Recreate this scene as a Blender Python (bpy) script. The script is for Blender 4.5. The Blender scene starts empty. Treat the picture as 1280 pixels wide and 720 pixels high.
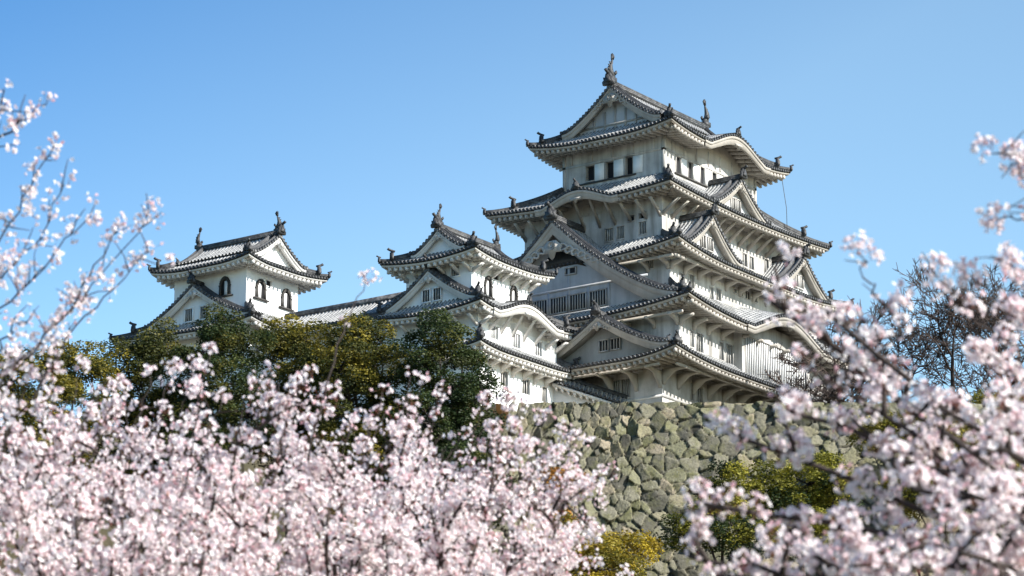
import bpy, math, random
import numpy as np
from mathutils import Vector, Matrix
random.seed(7)
RNG = np.random.default_rng(11)
SC = bpy.context.scene
COL = SC.collection

# ------------------------------------------------------------------ camera
F, AZ, EL = 4000.0, math.radians(35.41), math.radians(15.02)      # focal length in 1280-px units, azimuth from +x (east), pitch
VV = np.array([math.cos(AZ)*math.cos(EL), math.sin(AZ)*math.cos(EL), math.sin(EL)])
RR = np.array([math.sin(AZ), -math.cos(AZ), 0.0])
UU = np.cross(RR, VV)
CAM = np.array([-209.379, -134.152, -55.932])
def at(px, py, **k):
    w = VV + (px-640)/F*RR - (py-360)/F*UU
    kk = list(k)[0]
    t = k['d'] if kk == 'd' else (k[kk]-CAM['xyz'.index(kk)])/w['xyz'.index(kk)]
    return CAM + t*w
cd = bpy.data.cameras.new('camera')
co = bpy.data.objects.new('camera', cd); COL.objects.link(co)
co.matrix_world = Matrix([[RR[0], UU[0], -VV[0], CAM[0]], [RR[1], UU[1], -VV[1], CAM[1]], [RR[2], UU[2], -VV[2], CAM[2]], [0, 0, 0, 1]])
cd.sensor_width = 36; cd.lens = 36*F/1280
cd.clip_start = 0.5; cd.clip_end = 9000
cd.dof.use_dof = True; cd.dof.focus_distance = 240; cd.dof.aperture_fstop = 7.0
SC.camera = co

# ------------------------------------------------------------------ sky, sun, exposure
SUN = np.array([0.10, -0.83, 0.55]); SUN /= np.linalg.norm(SUN)
SKY0, SKY1 = -0.303, -0.150
w = bpy.data.worlds.new('World'); SC.world = w; w.use_nodes = True
nt = w.node_tree; nt.nodes.clear()
sky = nt.nodes.new('ShaderNodeTexSky'); sky.sky_type = 'NISHITA'; sky.sun_disc = False
sky.sun_elevation = math.asin(SUN[2]); sky.sun_rotation = math.atan2(SUN[0], SUN[1])
sky.altitude = 200; sky.air_density = 1.0; sky.dust_density = 0.25; sky.ozone_density = 1.6
bg = nt.nodes.new('ShaderNodeBackground'); bg.inputs[1].default_value = 0.085
wo = nt.nodes.new('ShaderNodeOutputWorld')
gm_ = nt.nodes.new('ShaderNodeGamma'); gm_.inputs[1].default_value = 1.25
nt.links.new(sky.outputs[0], gm_.inputs[0]); 
# clear deep blue to the north and overhead, paler towards the hazy eastern horizon
tc_ = nt.nodes.new('ShaderNodeTexCoord'); dp_ = nt.nodes.new('ShaderNodeVectorMath'); dp_.operation = 'DOT_PRODUCT'
dp_.inputs[1].default_value = (0.36, -0.36, -0.86); nt.links.new(tc_.outputs['Generated'], dp_.inputs[0])
rp_ = nt.nodes.new('ShaderNodeValToRGB'); nt.links.new(dp_.outputs['Value'], rp_.inputs[0])
mr_ = nt.nodes.new('ShaderNodeMapRange'); mr_.inputs[1].default_value = SKY0; mr_.inputs[2].default_value = SKY1
nt.links.new(dp_.outputs['Value'], mr_.inputs[0]); nt.links.new(mr_.outputs[0], rp_.inputs[0])
rp_.color_ramp.elements[0].color = (0.42, 0.67, 0.785, 1); rp_.color_ramp.elements[1].color = (1.10, 1.09, 0.93, 1)
ml_ = nt.nodes.new('ShaderNodeMixRGB'); ml_.blend_type = 'MULTIPLY'; ml_.inputs[0].default_value = 1.0
nt.links.new(gm_.outputs[0], ml_.inputs[1]); nt.links.new(rp_.outputs[0], ml_.inputs[2]); nt.links.new(ml_.outputs[0], bg.inputs[0]); nt.links.new(bg.outputs[0], wo.inputs[0])
sl = bpy.data.lights.new('sun', 'SUN'); sl.energy = 5.0; sl.angle = math.radians(0.5); sl.color = (1.0, 0.955, 0.89)
so = bpy.data.objects.new('sun', sl); COL.objects.link(so)
so.rotation_euler = Vector(SUN).to_track_quat('Z', 'Y').to_euler()
SC.view_settings.view_transform = 'Standard'; SC.view_settings.look = 'None'
SC.view_settings.exposure = 1.02; SC.view_settings.gamma = 1.0
SC.cycles.max_bounces = 6; SC.cycles.transparent_max_bounces = 6
SC.cycles.use_denoising = True

# ------------------------------------------------------------------ materials
class N:
    def __init__(s, name, rough=0.8):
        s.m = bpy.data.materials.new(name); s.m.use_nodes = True
        s.t = s.m.node_tree; s.b = s.t.nodes['Principled BSDF']; s.b.inputs['Roughness'].default_value = rough
        s.out = s.t.nodes['Material Output']
    def n(s, typ, **kw):
        nd = s.t.nodes.new('ShaderNode'+typ)
        for k, v in kw.items(): setattr(nd, k, v)
        return nd
    def l(s, a, b): s.t.links.new(a, b)
    def put(s, sock, val):
        if hasattr(val, 'is_output'): s.l(val, sock)
        else: sock.default_value = val
    def math(s, op, a, b=0.0, c=0.0):
        nd = s.n('Math', operation=op)
        s.put(nd.inputs[0], a); s.put(nd.inputs[1], b); s.put(nd.inputs[2], c)
        return nd.outputs[0]
    def mix(s, fac, a, b, mode='MIX'):
        nd = s.n('MixRGB', blend_type=mode)
        s.put(nd.inputs[0], fac)
        s.put(nd.inputs[1], a if hasattr(a, 'is_output') else (*a, 1)); s.put(nd.inputs[2], b if hasattr(b, 'is_output') else (*b, 1))
        return nd.outputs[0]
    def noise(s, scale, detail=5, vec=None, rough=0.55, stretch=None):
        nd = s.n('TexNoise'); nd.inputs['Scale'].default_value = scale; nd.inputs['Detail'].default_value = detail
        nd.inputs['Roughness'].default_value = rough
        if vec is None:
            vec = s.n('TexCoord').outputs['Object']
        if stretch:
            mp = s.n('Mapping'); mp.inputs['Scale'].default_value = stretch; s.l(vec, mp.inputs[0]); vec = mp.outputs[0]
        s.l(vec, nd.inputs['Vector'])
        return nd.outputs['Fac']
    def ramp(s, fac, stops):
        nd = s.n('ValToRGB'); cr = nd.color_ramp
        while len(cr.elements) < len(stops): cr.elements.new(0.5)
        for e, (p, c) in zip(cr.elements, stops):
            e.position = p; e.color = (*c, 1) if len(c) == 3 else c
        s.l(fac, nd.inputs[0]); return nd.outputs[0]
    def col(s, c): s.put(s.b.inputs['Base Color'], c if hasattr(c, 'is_output') else (*c, 1)); return s
    def bump(s, h, strength=0.3, dist=0.05):
        nd = s.n('Bump'); nd.inputs['Strength'].default_value = strength; nd.inputs['Distance'].default_value = dist
        s.l(h, nd.inputs['Height']); s.l(nd.outputs[0], s.b.inputs['Normal'])

def plaster(name, base, stain, amount, streak=0.5):
    k = N(name, 0.85)
    a = k.ramp(k.noise(0.35, 7), [(0.38, (0, 0, 0)), (0.72, (1, 1, 1))])
    b = k.ramp(k.noise(1.0, 6, stretch=(1.6, 1.6, 0.16)), [(0.42, (0, 0, 0)), (0.75, (1, 1, 1))])
    c1 = k.mix(k.math('MULTIPLY', a, amount), base, stain)
    c2 = k.mix(k.math('MULTIPLY', b, amount*streak), c1, tuple(x*0.62 for x in stain))
    fine = k.noise(6.0, 4)
    c3 = k.mix(k.math('MULTIPLY', k.ramp(fine, [(0.5, (0, 0, 0)), (0.7, (1, 1, 1))]), 0.12*amount), c2, tuple(x*0.5 for x in stain))
    k.col(c3); k.bump(k.noise(3.0, 6), 0.25, 0.03)
    return k.m
M = {}
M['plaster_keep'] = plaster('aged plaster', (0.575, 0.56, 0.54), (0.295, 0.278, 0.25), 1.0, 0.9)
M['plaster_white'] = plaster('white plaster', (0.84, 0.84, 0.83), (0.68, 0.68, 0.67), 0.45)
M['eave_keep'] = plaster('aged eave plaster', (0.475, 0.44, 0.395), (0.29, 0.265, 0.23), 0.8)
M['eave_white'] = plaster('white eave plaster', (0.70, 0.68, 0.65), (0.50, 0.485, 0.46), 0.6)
M['gable_grey_shade'] = plaster('weathered gable boarding with shade', (0.36, 0.365, 0.36), (0.20, 0.205, 0.20), 0.8)  # bare weathered boarding, with the gable's inner shade also put into the grey
M['gable_keep'] = plaster('gable plaster', (0.52, 0.525, 0.53), (0.31, 0.32, 0.33), 0.75)

def tile_mat(name, mort, t0, t1):
    k = N(name, 0.62)
    uv = k.n('UVMap').outputs[0]
    sp = k.n('SeparateXYZ'); k.l(uv, sp.inputs[0])
    fu = k.math('FRACT', sp.outputs[0]); fv = k.math('FRACT', sp.outputs[1])
    d = k.math('ABSOLUTE', k.math('SUBTRACT', fu, 0.5))
    joint = k.math('MULTIPLY', k.math('GREATER_THAN', d, 0.20), k.math('LESS_THAN', d, 0.40))
    band = k.math('MULTIPLY', k.math('LESS_THAN', d, 0.30), k.math('LESS_THAN', fv, 0.24))
    cb = k.n('CombineXYZ'); k.l(k.math('FLOOR', sp.outputs[0]), cb.inputs[0]); k.l(k.math('FLOOR', sp.outputs[1]), cb.inputs[1])
    wn = k.n('TexWhiteNoise', noise_dimensions='2D'); k.l(cb.outputs[0], wn.inputs['Vector'])
    base = k.mix(wn.outputs['Value'], t0, t1)
    ms = k.math('MAXIMUM', joint, band)
    wear = k.ramp(k.noise(0.8, 6), [(0.35, (0.35,)*3), (0.62, (1, 1, 1))])
    c = k.mix(k.math('MULTIPLY', ms, wear), base, mort)
    c = k.mix(k.math('MULTIPLY', k.ramp(k.noise(2.2, 5), [(0.5, (0,)*3), (0.75, (1,)*3)]), 0.35), c, (0.10, 0.10, 0.085))
    k.col(c); return k.m
M['tile'] = tile_mat('roof tile', (0.40, 0.40, 0.385), (0.055, 0.057, 0.061), (0.165, 0.167, 0.17))
k = N('dark tile', 0.6)
k.col(k.mix(k.ramp(k.noise(4.0, 5), [(0.35, (0,)*3), (0.7, (1,)*3)]), (0.016, 0.017, 0.018), (0.055, 0.056, 0.058))); M['dark'] = k.m
k = N('ridge tile', 0.65)
uvs = k.n('TexCoord').outputs['Object']
zz = k.n('SeparateXYZ'); k.l(uvs, zz.inputs[0])
k.col(k.mix(k.ramp(k.noise(2.5, 6), [(0.45, (0,)*3), (0.62, (1,)*3)]), (0.045, 0.046, 0.049), (0.16, 0.16, 0.158))); M['ridge'] = k.m
k = N('window interior', 0.9); k.col((0.010, 0.010, 0.012)); M['void'] = k.m
k = N('window bar', 0.8); k.col(k.mix(k.noise(5), (0.30, 0.29, 0.27), (0.50, 0.49, 0.46))); M['bar'] = k.m
k = N('white window bar', 0.8); k.col((0.74, 0.74, 0.73)); M['bar_white'] = k.m
k = N('dark timber', 0.7); k.col(k.mix(k.noise(6), (0.02, 0.018, 0.016), (0.06, 0.055, 0.05))); M['timber'] = k.m

def foliage(name, c0, c1, c2, trans=0.35):
    k = N(name, 0.6)
    at_ = k.n('Attribute', attribute_name='tint')
    c = k.ramp(at_.outputs['Fac'], [(0.0, c0), (0.55, c1), (1.0, c2)])
    k.col(c); k.b.inputs['Specular IOR Level'].default_value = 0.25
    tr = k.n('BsdfTranslucent'); k.l(c, tr.inputs[0])
    mx = k.n('MixShader'); mx.inputs[0].default_value = trans
    k.l(k.b.outputs[0], mx.inputs[1]); k.l(tr.outputs[0], mx.inputs[2]); k.l(mx.outputs[0], k.out.inputs[0])
    return k.m
M['leaf_olive'] = foliage('olive leaves', (0.07, 0.062, 0.010), (0.17, 0.145, 0.018), (0.31, 0.24, 0.03))
M['leaf_dark'] = foliage('dark leaves', (0.012, 0.022, 0.008), (0.030, 0.050, 0.014), (0.075, 0.09, 0.022))
M['leaf_mid'] = foliage('mid leaves', (0.020, 0.027, 0.008), (0.056, 0.064, 0.013), (0.145, 0.125, 0.022))
M['leaf_gold'] = foliage('golden leaves', (0.13, 0.09, 0.010), (0.30, 0.215, 0.016), (0.45, 0.34, 0.03))
M['leaf_lime'] = foliage('lime leaves', (0.09, 0.09, 0.012), (0.20, 0.19, 0.022), (0.36, 0.31, 0.04))
M['leaf_rust'] = foliage('rust leaves', (0.16, 0.06, 0.012), (0.30, 0.13, 0.02), (0.42, 0.22, 0.04))
M['petal'] = foliage('cherry petals', (0.80, 0.56, 0.59), (0.95, 0.85, 0.85), (0.98, 0.95, 0.935), 0.52)
M['calyx'] = foliage('cherry calyx', (0.20, 0.055, 0.05), (0.30, 0.11, 0.09), (0.36, 0.20, 0.13), 0.3)
k = N('bark', 0.9); k.col(k.mix(k.noise(14, 6), (0.016, 0.011, 0.009), (0.055, 0.038, 0.032))); k.bump(k.noise(30, 5), 0.5, 0.01); M['bark'] = k.m
k = N('bare twig', 0.9); k.col(k.mix(k.noise(3, 4), (0.035, 0.024, 0.020), (0.095, 0.066, 0.052))); M['twig'] = k.m

k = N('rubble stone', 0.9)
ca = k.n('Attribute', attribute_name='tint'); cb_ = k.n('Attribute', attribute_name='gap')
c = k.ramp(ca.outputs['Fac'], [(0.0, (0.065, 0.060, 0.045)), (0.3, (0.14, 0.13, 0.09)), (0.55, (0.20, 0.185, 0.13)), (0.8, (0.155, 0.15, 0.082)), (0.95, (0.27, 0.225, 0.155))])
c = k.mix(k.ramp(k.noise(1.3, 7), [(0.46, (0,)*3), (0.70, (0.9,)*3)]), c, (0.10, 0.098, 0.034))
c = k.mix(k.math('MULTIPLY', k.ramp(k.noise(7, 7), [(0.45, (0,)*3), (0.68, (1,)*3)]), 0.6), c, (0.055, 0.052, 0.042))
c = k.mix(k.math('MULTIPLY', k.ramp(k.noise(4.2, 5), [(0.62, (0,)*3), (0.72, (1,)*3)]), 0.5), c, (0.27, 0.26, 0.21))
c = k.mix(k.math('MULTIPLY', cb_.outputs['Fac'], 0.85), c, (0.018, 0.015, 0.011))
k.col(c); k.bump(k.noise(4, 9), 0.6, 0.10); M['stone'] = k.m
k = N('tan stone', 0.9)
ca = k.n('Attribute', attribute_name='tint'); cb_ = k.n('Attribute', attribute_name='gap')
c = k.ramp(ca.outputs['Fac'], [(0.0, (0.30, 0.20, 0.11)), (0.5, (0.42, 0.30, 0.18)), (1.0, (0.50, 0.38, 0.26))])
c = k.mix(k.math('MULTIPLY', k.ramp(k.noise(3, 7), [(0.45, (0,)*3), (0.7, (1,)*3)]), 0.5), c, (0.16, 0.11, 0.07))
c = k.mix(cb_.outputs['Fac'], c, (0.05, 0.035, 0.02))
k.col(c); k.bump(k.noise(5, 8), 0.6, 0.08); M['stone_tan'] = k.m
k = N('ground', 0.95)
k.col(k.mix(k.ramp(k.noise(0.15, 8), [(0.4, (0,)*3), (0.65, (1,)*3)]), (0.05, 0.048, 0.018), (0.12, 0.092, 0.058))); M['ground'] = k.m

# ------------------------------------------------------------------ mesh builder
class MB:
    def __init__(s): s.v = []; s.f = []; s.mi = []; s.uv = []; s.nv = 0; s.att = []
    def add(s, verts, faces, mat=0, uv=None, tint=None):
        verts = np.asarray(verts, float).reshape(-1, 3); n = len(verts)
        s.v.append(verts)
        s.uv.append(np.asarray(uv, float).reshape(-1, 2) if uv is not None else np.tile([0.5, 0.6], (n, 1)))
        s.att.append(np.full(n, 0.5) if tint is None else np.broadcast_to(np.asarray(tint, float), (n,)))
        for f in faces: s.f.append([i+s.nv for i in f])
        s.mi += [mat]*len(faces); s.nv += n
    def grid(s, P, uv=None, mat=0, tint=None):
        n, m = P.shape[:2]
        i = (np.arange(n-1)[:, None]*m+np.arange(m-1)[None]).ravel()
        s.add(P.reshape(-1, 3), np.stack([i, i+m, i+m+1, i+1], 1).tolist(), mat, None if uv is None else uv.reshape(-1, 2),
              None if tint is None else np.asarray(tint).ravel())
    def hexa(s, c8, mat=0):      # 4 bottom corners, 4 top corners
        s.add(c8, [[3, 2, 1, 0], [4, 5, 6, 7], [0, 1, 5, 4], [1, 2, 6, 5], [2, 3, 7, 6], [3, 0, 4, 7]], mat)
    def box(s, lo, hi, mat=0, fr=None):
        a, b = lo, hi
        c = [(a[0], a[1], a[2]), (b[0], a[1], a[2]), (b[0], b[1], a[2]), (a[0], b[1], a[2]),
             (a[0], a[1], b[2]), (b[0], a[1], b[2]), (b[0], b[1], b[2]), (a[0], b[1], b[2])]
        s.hexa([fr(*p) for p in c] if fr else c, mat)
    def sweep(s, path, prof, side=None, mat=0, cap=True):   # prof: (n,2) in (side, up); path (m,3); scale allowed via callable
        path = np.asarray(path, float); m = len(path); n = len(prof)
        t = np.gradient(path, axis=0); t /= np.linalg.norm(t, axis=1)[:, None]+1e-9
        sd = np.cross(t, [0, 0, 1.0]); sd /= np.linalg.norm(sd, axis=1)[:, None]+1e-9
        up = np.cross(sd, t)
        pr = np.asarray(prof, float)
        V = path[:, None]+sd[:, None]*pr[None, :, :1]+up[:, None]*pr[None, :, 1:]
        fs = []
        for i in range(m-1):
            for j in range(n):
                k2 = (j+1) % n
                fs.append([i*n+j, i*n+k2, (i+1)*n+k2, (i+1)*n+j])
        if cap: fs += [list(range(n))[::-1], [(m-1)*n+j for j in range(n)]]
        s.add(V, fs, mat)
    def tube(s, path, rad, n=6, mat=0):
        path = np.asarray(path, float); m = len(path)
        rad = np.broadcast_to(np.asarray(rad, float), (m,))
        t = np.gradient(path, axis=0); t /= np.linalg.norm(t, axis=1)[:, None]+1e-9
        ref = np.array([0.31, 0.17, 0.93]) if abs(t[0, 2]) < 0.9 else np.array([0.93, 0.17, 0.31])
        a = np.cross(t, ref); a /= np.linalg.norm(a, axis=1)[:, None]+1e-9
        b = np.cross(t, a); th = np.arange(n)*2*math.pi/n
        V = path[:, None]+rad[:, None, None]*(a[:, None]*np.cos(th)[None, :, None]+b[:, None]*np.sin(th)[None, :, None])
        fs = []
        for i in range(m-1):
            for j in range(n):
                k2 = (j+1) % n
                fs.append([i*n+j, i*n+k2, (i+1)*n+k2, (i+1)*n+j])
        fs += [list(range(n))[::-1], [(m-1)*n+j for j in range(n)]]
        s.add(V, fs, mat)
    def ridge(s, path, k, dark=0, light=1):
        s.sweep(path, rprof(k), mat=dark)
        for a, b in ((.02, .075), (.15, .195), (.265, .30)): s.sweep(path, [(-.215*k, a*k), (-.215*k, b*k), (.215*k, b*k), (.215*k, a*k)], mat=light)
    def prism(s, poly, fr, d0, d1, mat=0):   # poly in (u,z); fr(u,v,z)
        n = len(poly)
        V = [fr(u, d0, z) for u, z in poly]+[fr(u, d1, z) for u, z in poly]
        s.add(V, [list(range(n)), list(range(2*n-1, n-1, -1))]+[[i, i+n, (i+1) % n+n, (i+1) % n] for i in range(n)], mat)
    def build(s, name, mats, parent=None, smooth=False, kind=None):
        me = bpy.data.meshes.new(name)
        V = np.concatenate(s.v) if s.v else np.zeros((0, 3))
        o0 = ORG.get(parent.name, np.zeros(3)) if parent else np.zeros(3)
        V = V-o0
        lens = np.array([len(f) for f in s.f], np.int32); li = np.fromiter((i for f in s.f for i in f), np.int32, int(lens.sum()))
        me.vertices.add(len(V)); me.vertices.foreach_set('co', V.ravel().astype(np.float32))
        me.loops.add(len(li)); me.loops.foreach_set('vertex_index', li)
        me.polygons.add(len(lens)); st = np.zeros(len(lens), np.int32); st[1:] = np.cumsum(lens)[:-1]
        me.polygons.foreach_set('loop_start', st); me.polygons.foreach_set('loop_total', lens)
        me.polygons.foreach_set('material_index', np.array(s.mi, np.int32))
        if smooth: me.polygons.foreach_set('use_smooth', np.ones(len(lens), bool))
        ul = me.uv_layers.new(name='UVMap'); ul.data.foreach_set('uv', np.concatenate(s.uv)[li].ravel().astype(np.float32))
        ta = me.attributes.new('tint', 'FLOAT', 'POINT'); ta.data.foreach_set('value', np.concatenate(s.att).astype(np.float32))
        for m in mats: me.materials.append(M[m])
        me.update(calc_edges=True); me.validate()
        o = bpy.data.objects.new(name, me); COL.objects.link(o)
        if parent: o.parent = parent; ORG[o.name] = o0
        return o
ORG = {}
def thing(name, loc, label, cat, group=None):
    o = bpy.data.objects.new(name, None); COL.objects.link(o); o.location = loc; o.empty_display_size = 0.5
    o['label'] = label; o['category'] = cat
    if group: o['group'] = group
    ORG[o.name] = np.array(loc, float); return o
def tag(o, label, cat, group=None, kind=None):
    if label: o['label'] = label
    if cat: o['category'] = cat
    if group: o['group'] = group
    if kind: o['kind'] = kind
    return o

# ------------------------------------------------------------------ castle parts
PT = 0.36
def frame(side, R):
    x0, x1, y0, y1 = R
    if side == 'S': return (lambda u, v, z: (x0+u, y0+v, z)), x1-x0
    if side == 'W': return (lambda u, v, z: (x0+v, y0+u, z)), y1-y0
    if side == 'N': return (lambda u, v, z: (x0+u, y1-v, z)), x1-x0
    return (lambda u, v, z: (x1-v, y0+u, z)), y1-y0
def frv(fr, U, V, Z):
    a = fr(U, V, Z); return np.stack([np.broadcast_to(np.asarray(c, float), np.broadcast(U, V, Z).shape) for c in a], -1)
def bell(s):
    s = np.clip(np.abs(s), 0, 1); return np.power(0.5*(1+np.cos(math.pi*s)), 0.85)-0.10*np.exp(-((s-0.93)/0.09)**2)
CORR = [(0.0, 0.0), (0.2, 0.012), (0.28, 0.085), (0.42, 0.125), (0.58, 0.125), (0.72, 0.085), (0.8, 0.012)]

def disc(mb, c, out, r=0.125, mat=1, n=7):
    out = np.asarray(out, float); sd = np.cross(out, [0, 0, 1.0]); sd /= np.linalg.norm(sd)+1e-9; up = np.cross(sd, out)
    th = np.arange(n)*2*math.pi/n
    ring = np.asarray(c)+r*(np.cos(th)[:, None]*sd+np.sin(th)[:, None]*up)
    V = np.concatenate([ring+out*0.05, ring-out*0.08])
    mb.add(V, [list(range(n))]+[[i, (i+1) % n, n+(i+1) % n, n+i] for i in range(n)], mat)

def oni(mb, p, out, s=1.0, mat=0):
    """ridge-end ornament: shoulder plate with horns and a round finial pointing outwards"""
    p = np.asarray(p, float); out = np.asarray(out, float); out /= np.linalg.norm(out); sd = np.cross(out, [0, 0, 1.0])
    fr = lambda u, v, z: tuple(p+sd*u*s+out*v*s+np.array([0, 0, z*s]))
    poly = [(-.42, -.12), (-.46, .12), (-.34, .22), (-.38, .44), (-.24, .40), (-.20, .62), (-.1, .74), (.1, .74), (.20, .62), (.24, .40), (.38, .44), (.34, .22), (.46, .12), (.42, -.12)]
    mb.prism(poly, fr, -.12, .10, mat)
    mb.prism([(u*.55, z*.6+.12) for u, z in poly], fr, .10, .19, mat)
    mb.tube([fr(0, -.25, .66), fr(0, .1, .74), fr(0, .30, .84), fr(0, .36, .90)], [.09*s, .11*s, .115*s, .125*s], 7, mat)

RP = [(-.20, -.10), (-.20, .26), (-.12, .28), (-.11, .40), (0, .47), (.11, .40), (.12, .28), (.20, .26), (.20, -.10)]
def rprof(s): return [(a*s, b*s) for a, b in RP]

class Tier:
    """one hipped skirt roof: tiles, eave board, rafters, hip ridges, with optional wavy (cusped) gables in the eave"""
    def __init__(s, R, zc, inner, rise, ov, lift=0.6, karas=(), sides='SWNE', kk=2.4):
        s.R, s.inner, s.rise, s.ov, s.lift, s.karas, s.sides, s.kk = R, inner, rise, ov, lift, karas, sides, kk
        s.z = zc-lift
        s.VW, s.VS = inner[0]-R[0], inner[2]-R[2]; s.VE, s.VN = R[1]-inner[1], R[3]-inner[3]
    def dims(s, side):
        return {'S': (s.VS, s.VW, s.VE), 'N': (s.VN, s.VW, s.VE), 'W': (s.VW, s.VS, s.VN), 'E': (s.VE, s.VS, s.VN)}[side]
    def h(s, t): return s.rise*(0.62*t+0.38*t*t)
    def lf(s, side, u, v):
        V, A, B = s.dims(side); L = frame(side, s.R)[1]
        g = np.maximum(0, 1-(u/A)/s.kk)**2+np.maximum(0, 1-((L-u)/B)/s.kk)**2
        return s.lift*g*np.clip(1-v/V, 0, 1)**0.8
    def kz(s, side, u):
        z = np.zeros_like(np.asarray(u, float))
        for (sd, uc, hw, r) in s.karas:
            if sd == side: z = z+r*bell((u-uc)/hw)
        return z
    def kin(s, side, u, m=1.0):
        z = np.zeros(np.shape(u), bool)
        for (sd, uc, hw, r) in s.karas:
            if sd == side: z |= np.abs(u-uc) < hw*m
        return z
    def top(s, side, u, v):
        V = s.dims(side)[0]
        base = s.z+s.h(np.clip(v/V, 0, 1))+s.lf(side, u, v)
        if any(k_[0] == side for k_ in s.karas):
            kz = s.kz(side, u)
            kk = s.z+s.lf(side, u, 0*v)+kz+(0.30 if s.rise > 2.6 and side == 'S' else 0.10)*v
            return np.where(s.kin(side, u), np.maximum(base, kk), base)
        return base
    def build(s, root, mats, nm='roof'):
        mb = MB(); ev = MB()
        for side in s.sides:
            fr, L = frame(side, s.R); V, A, B = s.dims(side)
            n = int(round(L/PT)); p = L/n; hask = any(k_[0] == side for k_ in s.karas)
            ph = np.array([c[0] for c in CORR]); cz = np.array([c[1] for c in CORR])
            u = (np.arange(n)[:, None]+ph[None]).ravel(); cor = np.tile(cz, n); u = np.append(u, n)*p; cor = np.append(cor, 0)
            vm = np.clip(np.minimum(np.minimum(u*V/A, (L-u)*V/B), V), 0.02, None)
            nv = int(V/PT*5) if hask else 9
            tt = np.linspace(0, 1, nv+1)[None]
            vv = vm[:, None]*tt; uu = u[:, None]+0*vv
            Z = s.top(side, uu, vv)
            if hask:
                V0 = s.z+s.h(np.clip(vv/V, 0, 1))+s.lf(side, uu, vv)
                isk = (Z > V0+0.02)
                pv = (vv/p) % 1.0
                ck = np.interp(pv, list(ph)+[1.0], list(cz)+[0.0])
                Z = Z+np.where(isk, ck, cor[:, None])
                UV = np.stack([np.where(isk, vv/p, uu/p), np.where(isk, uu/0.34, vv/0.34)], -1)
            else:
                Z = Z+cor[:, None]; UV = np.stack([uu/p, vv/0.34], -1)
            mb.grid(frv(fr, uu, vv, Z), UV, 0)
            # eave edge of the tile bed
            ze = s.top(side, u, 0*u)
            f0 = frv(fr, u, 0*u, ze+cor); f1 = frv(fr, u, 0*u, ze-0.13); f2 = frv(fr, u, 0*u+.5, ze-0.13+0.5*s.rise*.6/V)
            mb.grid(np.stack([f0, f1, f2], 1), None, 1)
            o3 = np.array(fr(0, -1, 0))-np.array(fr(0, 0, 0))
            for i in range(n):
                uc = (i+.5)*p
                disc(mb, fr(uc, 0, float(s.top(side, np.array(uc), np.array(0.)))+0.035), o3, 0.135)
            # white eave board, soffit, rafters
            ovs = s.ov[0] if side in 'WE' else s.ov[1]
            us = np.linspace(0, L, int(L/0.2)+1)
            def soff(u_, v_):
                return s.z-0.32+0.42*s.rise*.62/V*v_+s.lf(side, u_, v_*0.9)+s.kz(side, u_)
            def lim(u_, v_):     # keep inside the mitre
                return np.clip(u_, v_*A/V, L-v_*B/V)
            e = []
            for dv, dz in ((0.08, -0.135), (0.08, -0.27), (0.30, -0.27), (0.30, -0.32)):
                uu_ = lim(us, dv); e.append(frv(fr, uu_, 0*us+dv, s.top(side, us, 0*us)+dz+(0.02 if dv > .2 else 0)))
            ev.grid(np.stack(e, 1), None, 0)
            vs = np.linspace(0.30, ovs+0.25, 7)
            uu_ = lim(us[:, None]+0*vs[None], vs[None]+0*us[:, None]); vv_ = vs[None]+0*us[:, None]
            ev.grid(frv(fr, uu_, vv_, soff(uu_, vv_)), None, 0)
            nr = int(L/0.50)
            for i in range(nr):
                uc = (i+.5)*L/nr
                vmax = min(ovs+0.1, uc*V/A-0.05, (L-uc)*V/B-0.05)
                if vmax < 0.35: continue
                va = np.array([0.14, 0.14+(vmax-.14)*.5, vmax])
                zz_ = soff(np.full(3, uc), va)
                for q in range(2):
                    b = []
                    for (za, q2) in ((-0.25, 0), (0.03, 0)):
                        b += [fr(uc-.10, va[q], zz_[q]+za), fr(uc+.10, va[q], zz_[q]+za), fr(uc+.10, va[q+1], zz_[q+1]+za), fr(uc-.10, va[q+1], zz_[q+1]+za)]
                    ev.hexa(b, 0)
            # beam under the rafters and wavy-gable board with infill wall
            for (sd, uc, hw, r) in s.karas:
                if sd != side: continue
                ub = np.linspace(uc-hw*1.06, uc+hw*1.06, 41)
                zt = s.top(side, ub, 0*ub)
                bw = 0.50+0.22*(1-np.abs((ub-uc)/hw)).clip(0, 1)
                ring = [frv(fr, ub, 0*ub+.02, zt-.14), frv(fr, ub, 0*ub+.02, zt-.14-bw), frv(fr, ub, 0*ub+.20, zt-.14-bw), frv(fr, ub, 0*ub+.20, zt-.14), frv(fr, ub, 0*ub+.02, zt-.14)]
                ev.grid(np.stack(ring, 1), None, 0)
                ring = [frv(fr, ub, 0*ub-.04, zt-.13), frv(fr, ub, 0*ub-.04, zt-.34), frv(fr, ub, 0*ub+.02, zt-.34)]
                ev.grid(np.stack(ring, 1), None, 0)
                ui = np.linspace(uc-hw, uc+hw, 31)
                ev.grid(np.stack([frv(fr, ui, 0*ui+ovs-.03, 0*ui+s.z-0.6), frv(fr, ui, 0*ui+ovs-.03, soff(ui, 0*ui+ovs)+.08)], 1), None, 0)
                zr = float(s.top(side, np.array(uc), np.array(0.)))
                vend = 0.3
                while vend < V and s.top(side, np.array(uc), np.array(vend)) > s.z+s.h(vend/V)+0.03: vend += 0.1
                mb.sweep([fr(uc, -0.02, zr+.06), fr(uc, vend*.5, zr+.06+.05*vend), fr(uc, vend+.3, zr+.08+.1*vend)], rprof(.6), mat=1)
                oni(mb, fr(uc, -.02, zr+.12), o3, .75, 1)
                # small drop ornament below the crest
                zb = zr-.14-.72
                ev.prism([(uc-.55, zb+.16), (uc-.42, zb-.05), (uc-.18, zb-.02), (uc, zb-.30), (uc+.18, zb-.02), (uc+.42, zb-.05), (uc+.55, zb+.16)], fr, -.08, .10, 0)
        o = mb.build(nm, ['tile', 'dark'], root)
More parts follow.
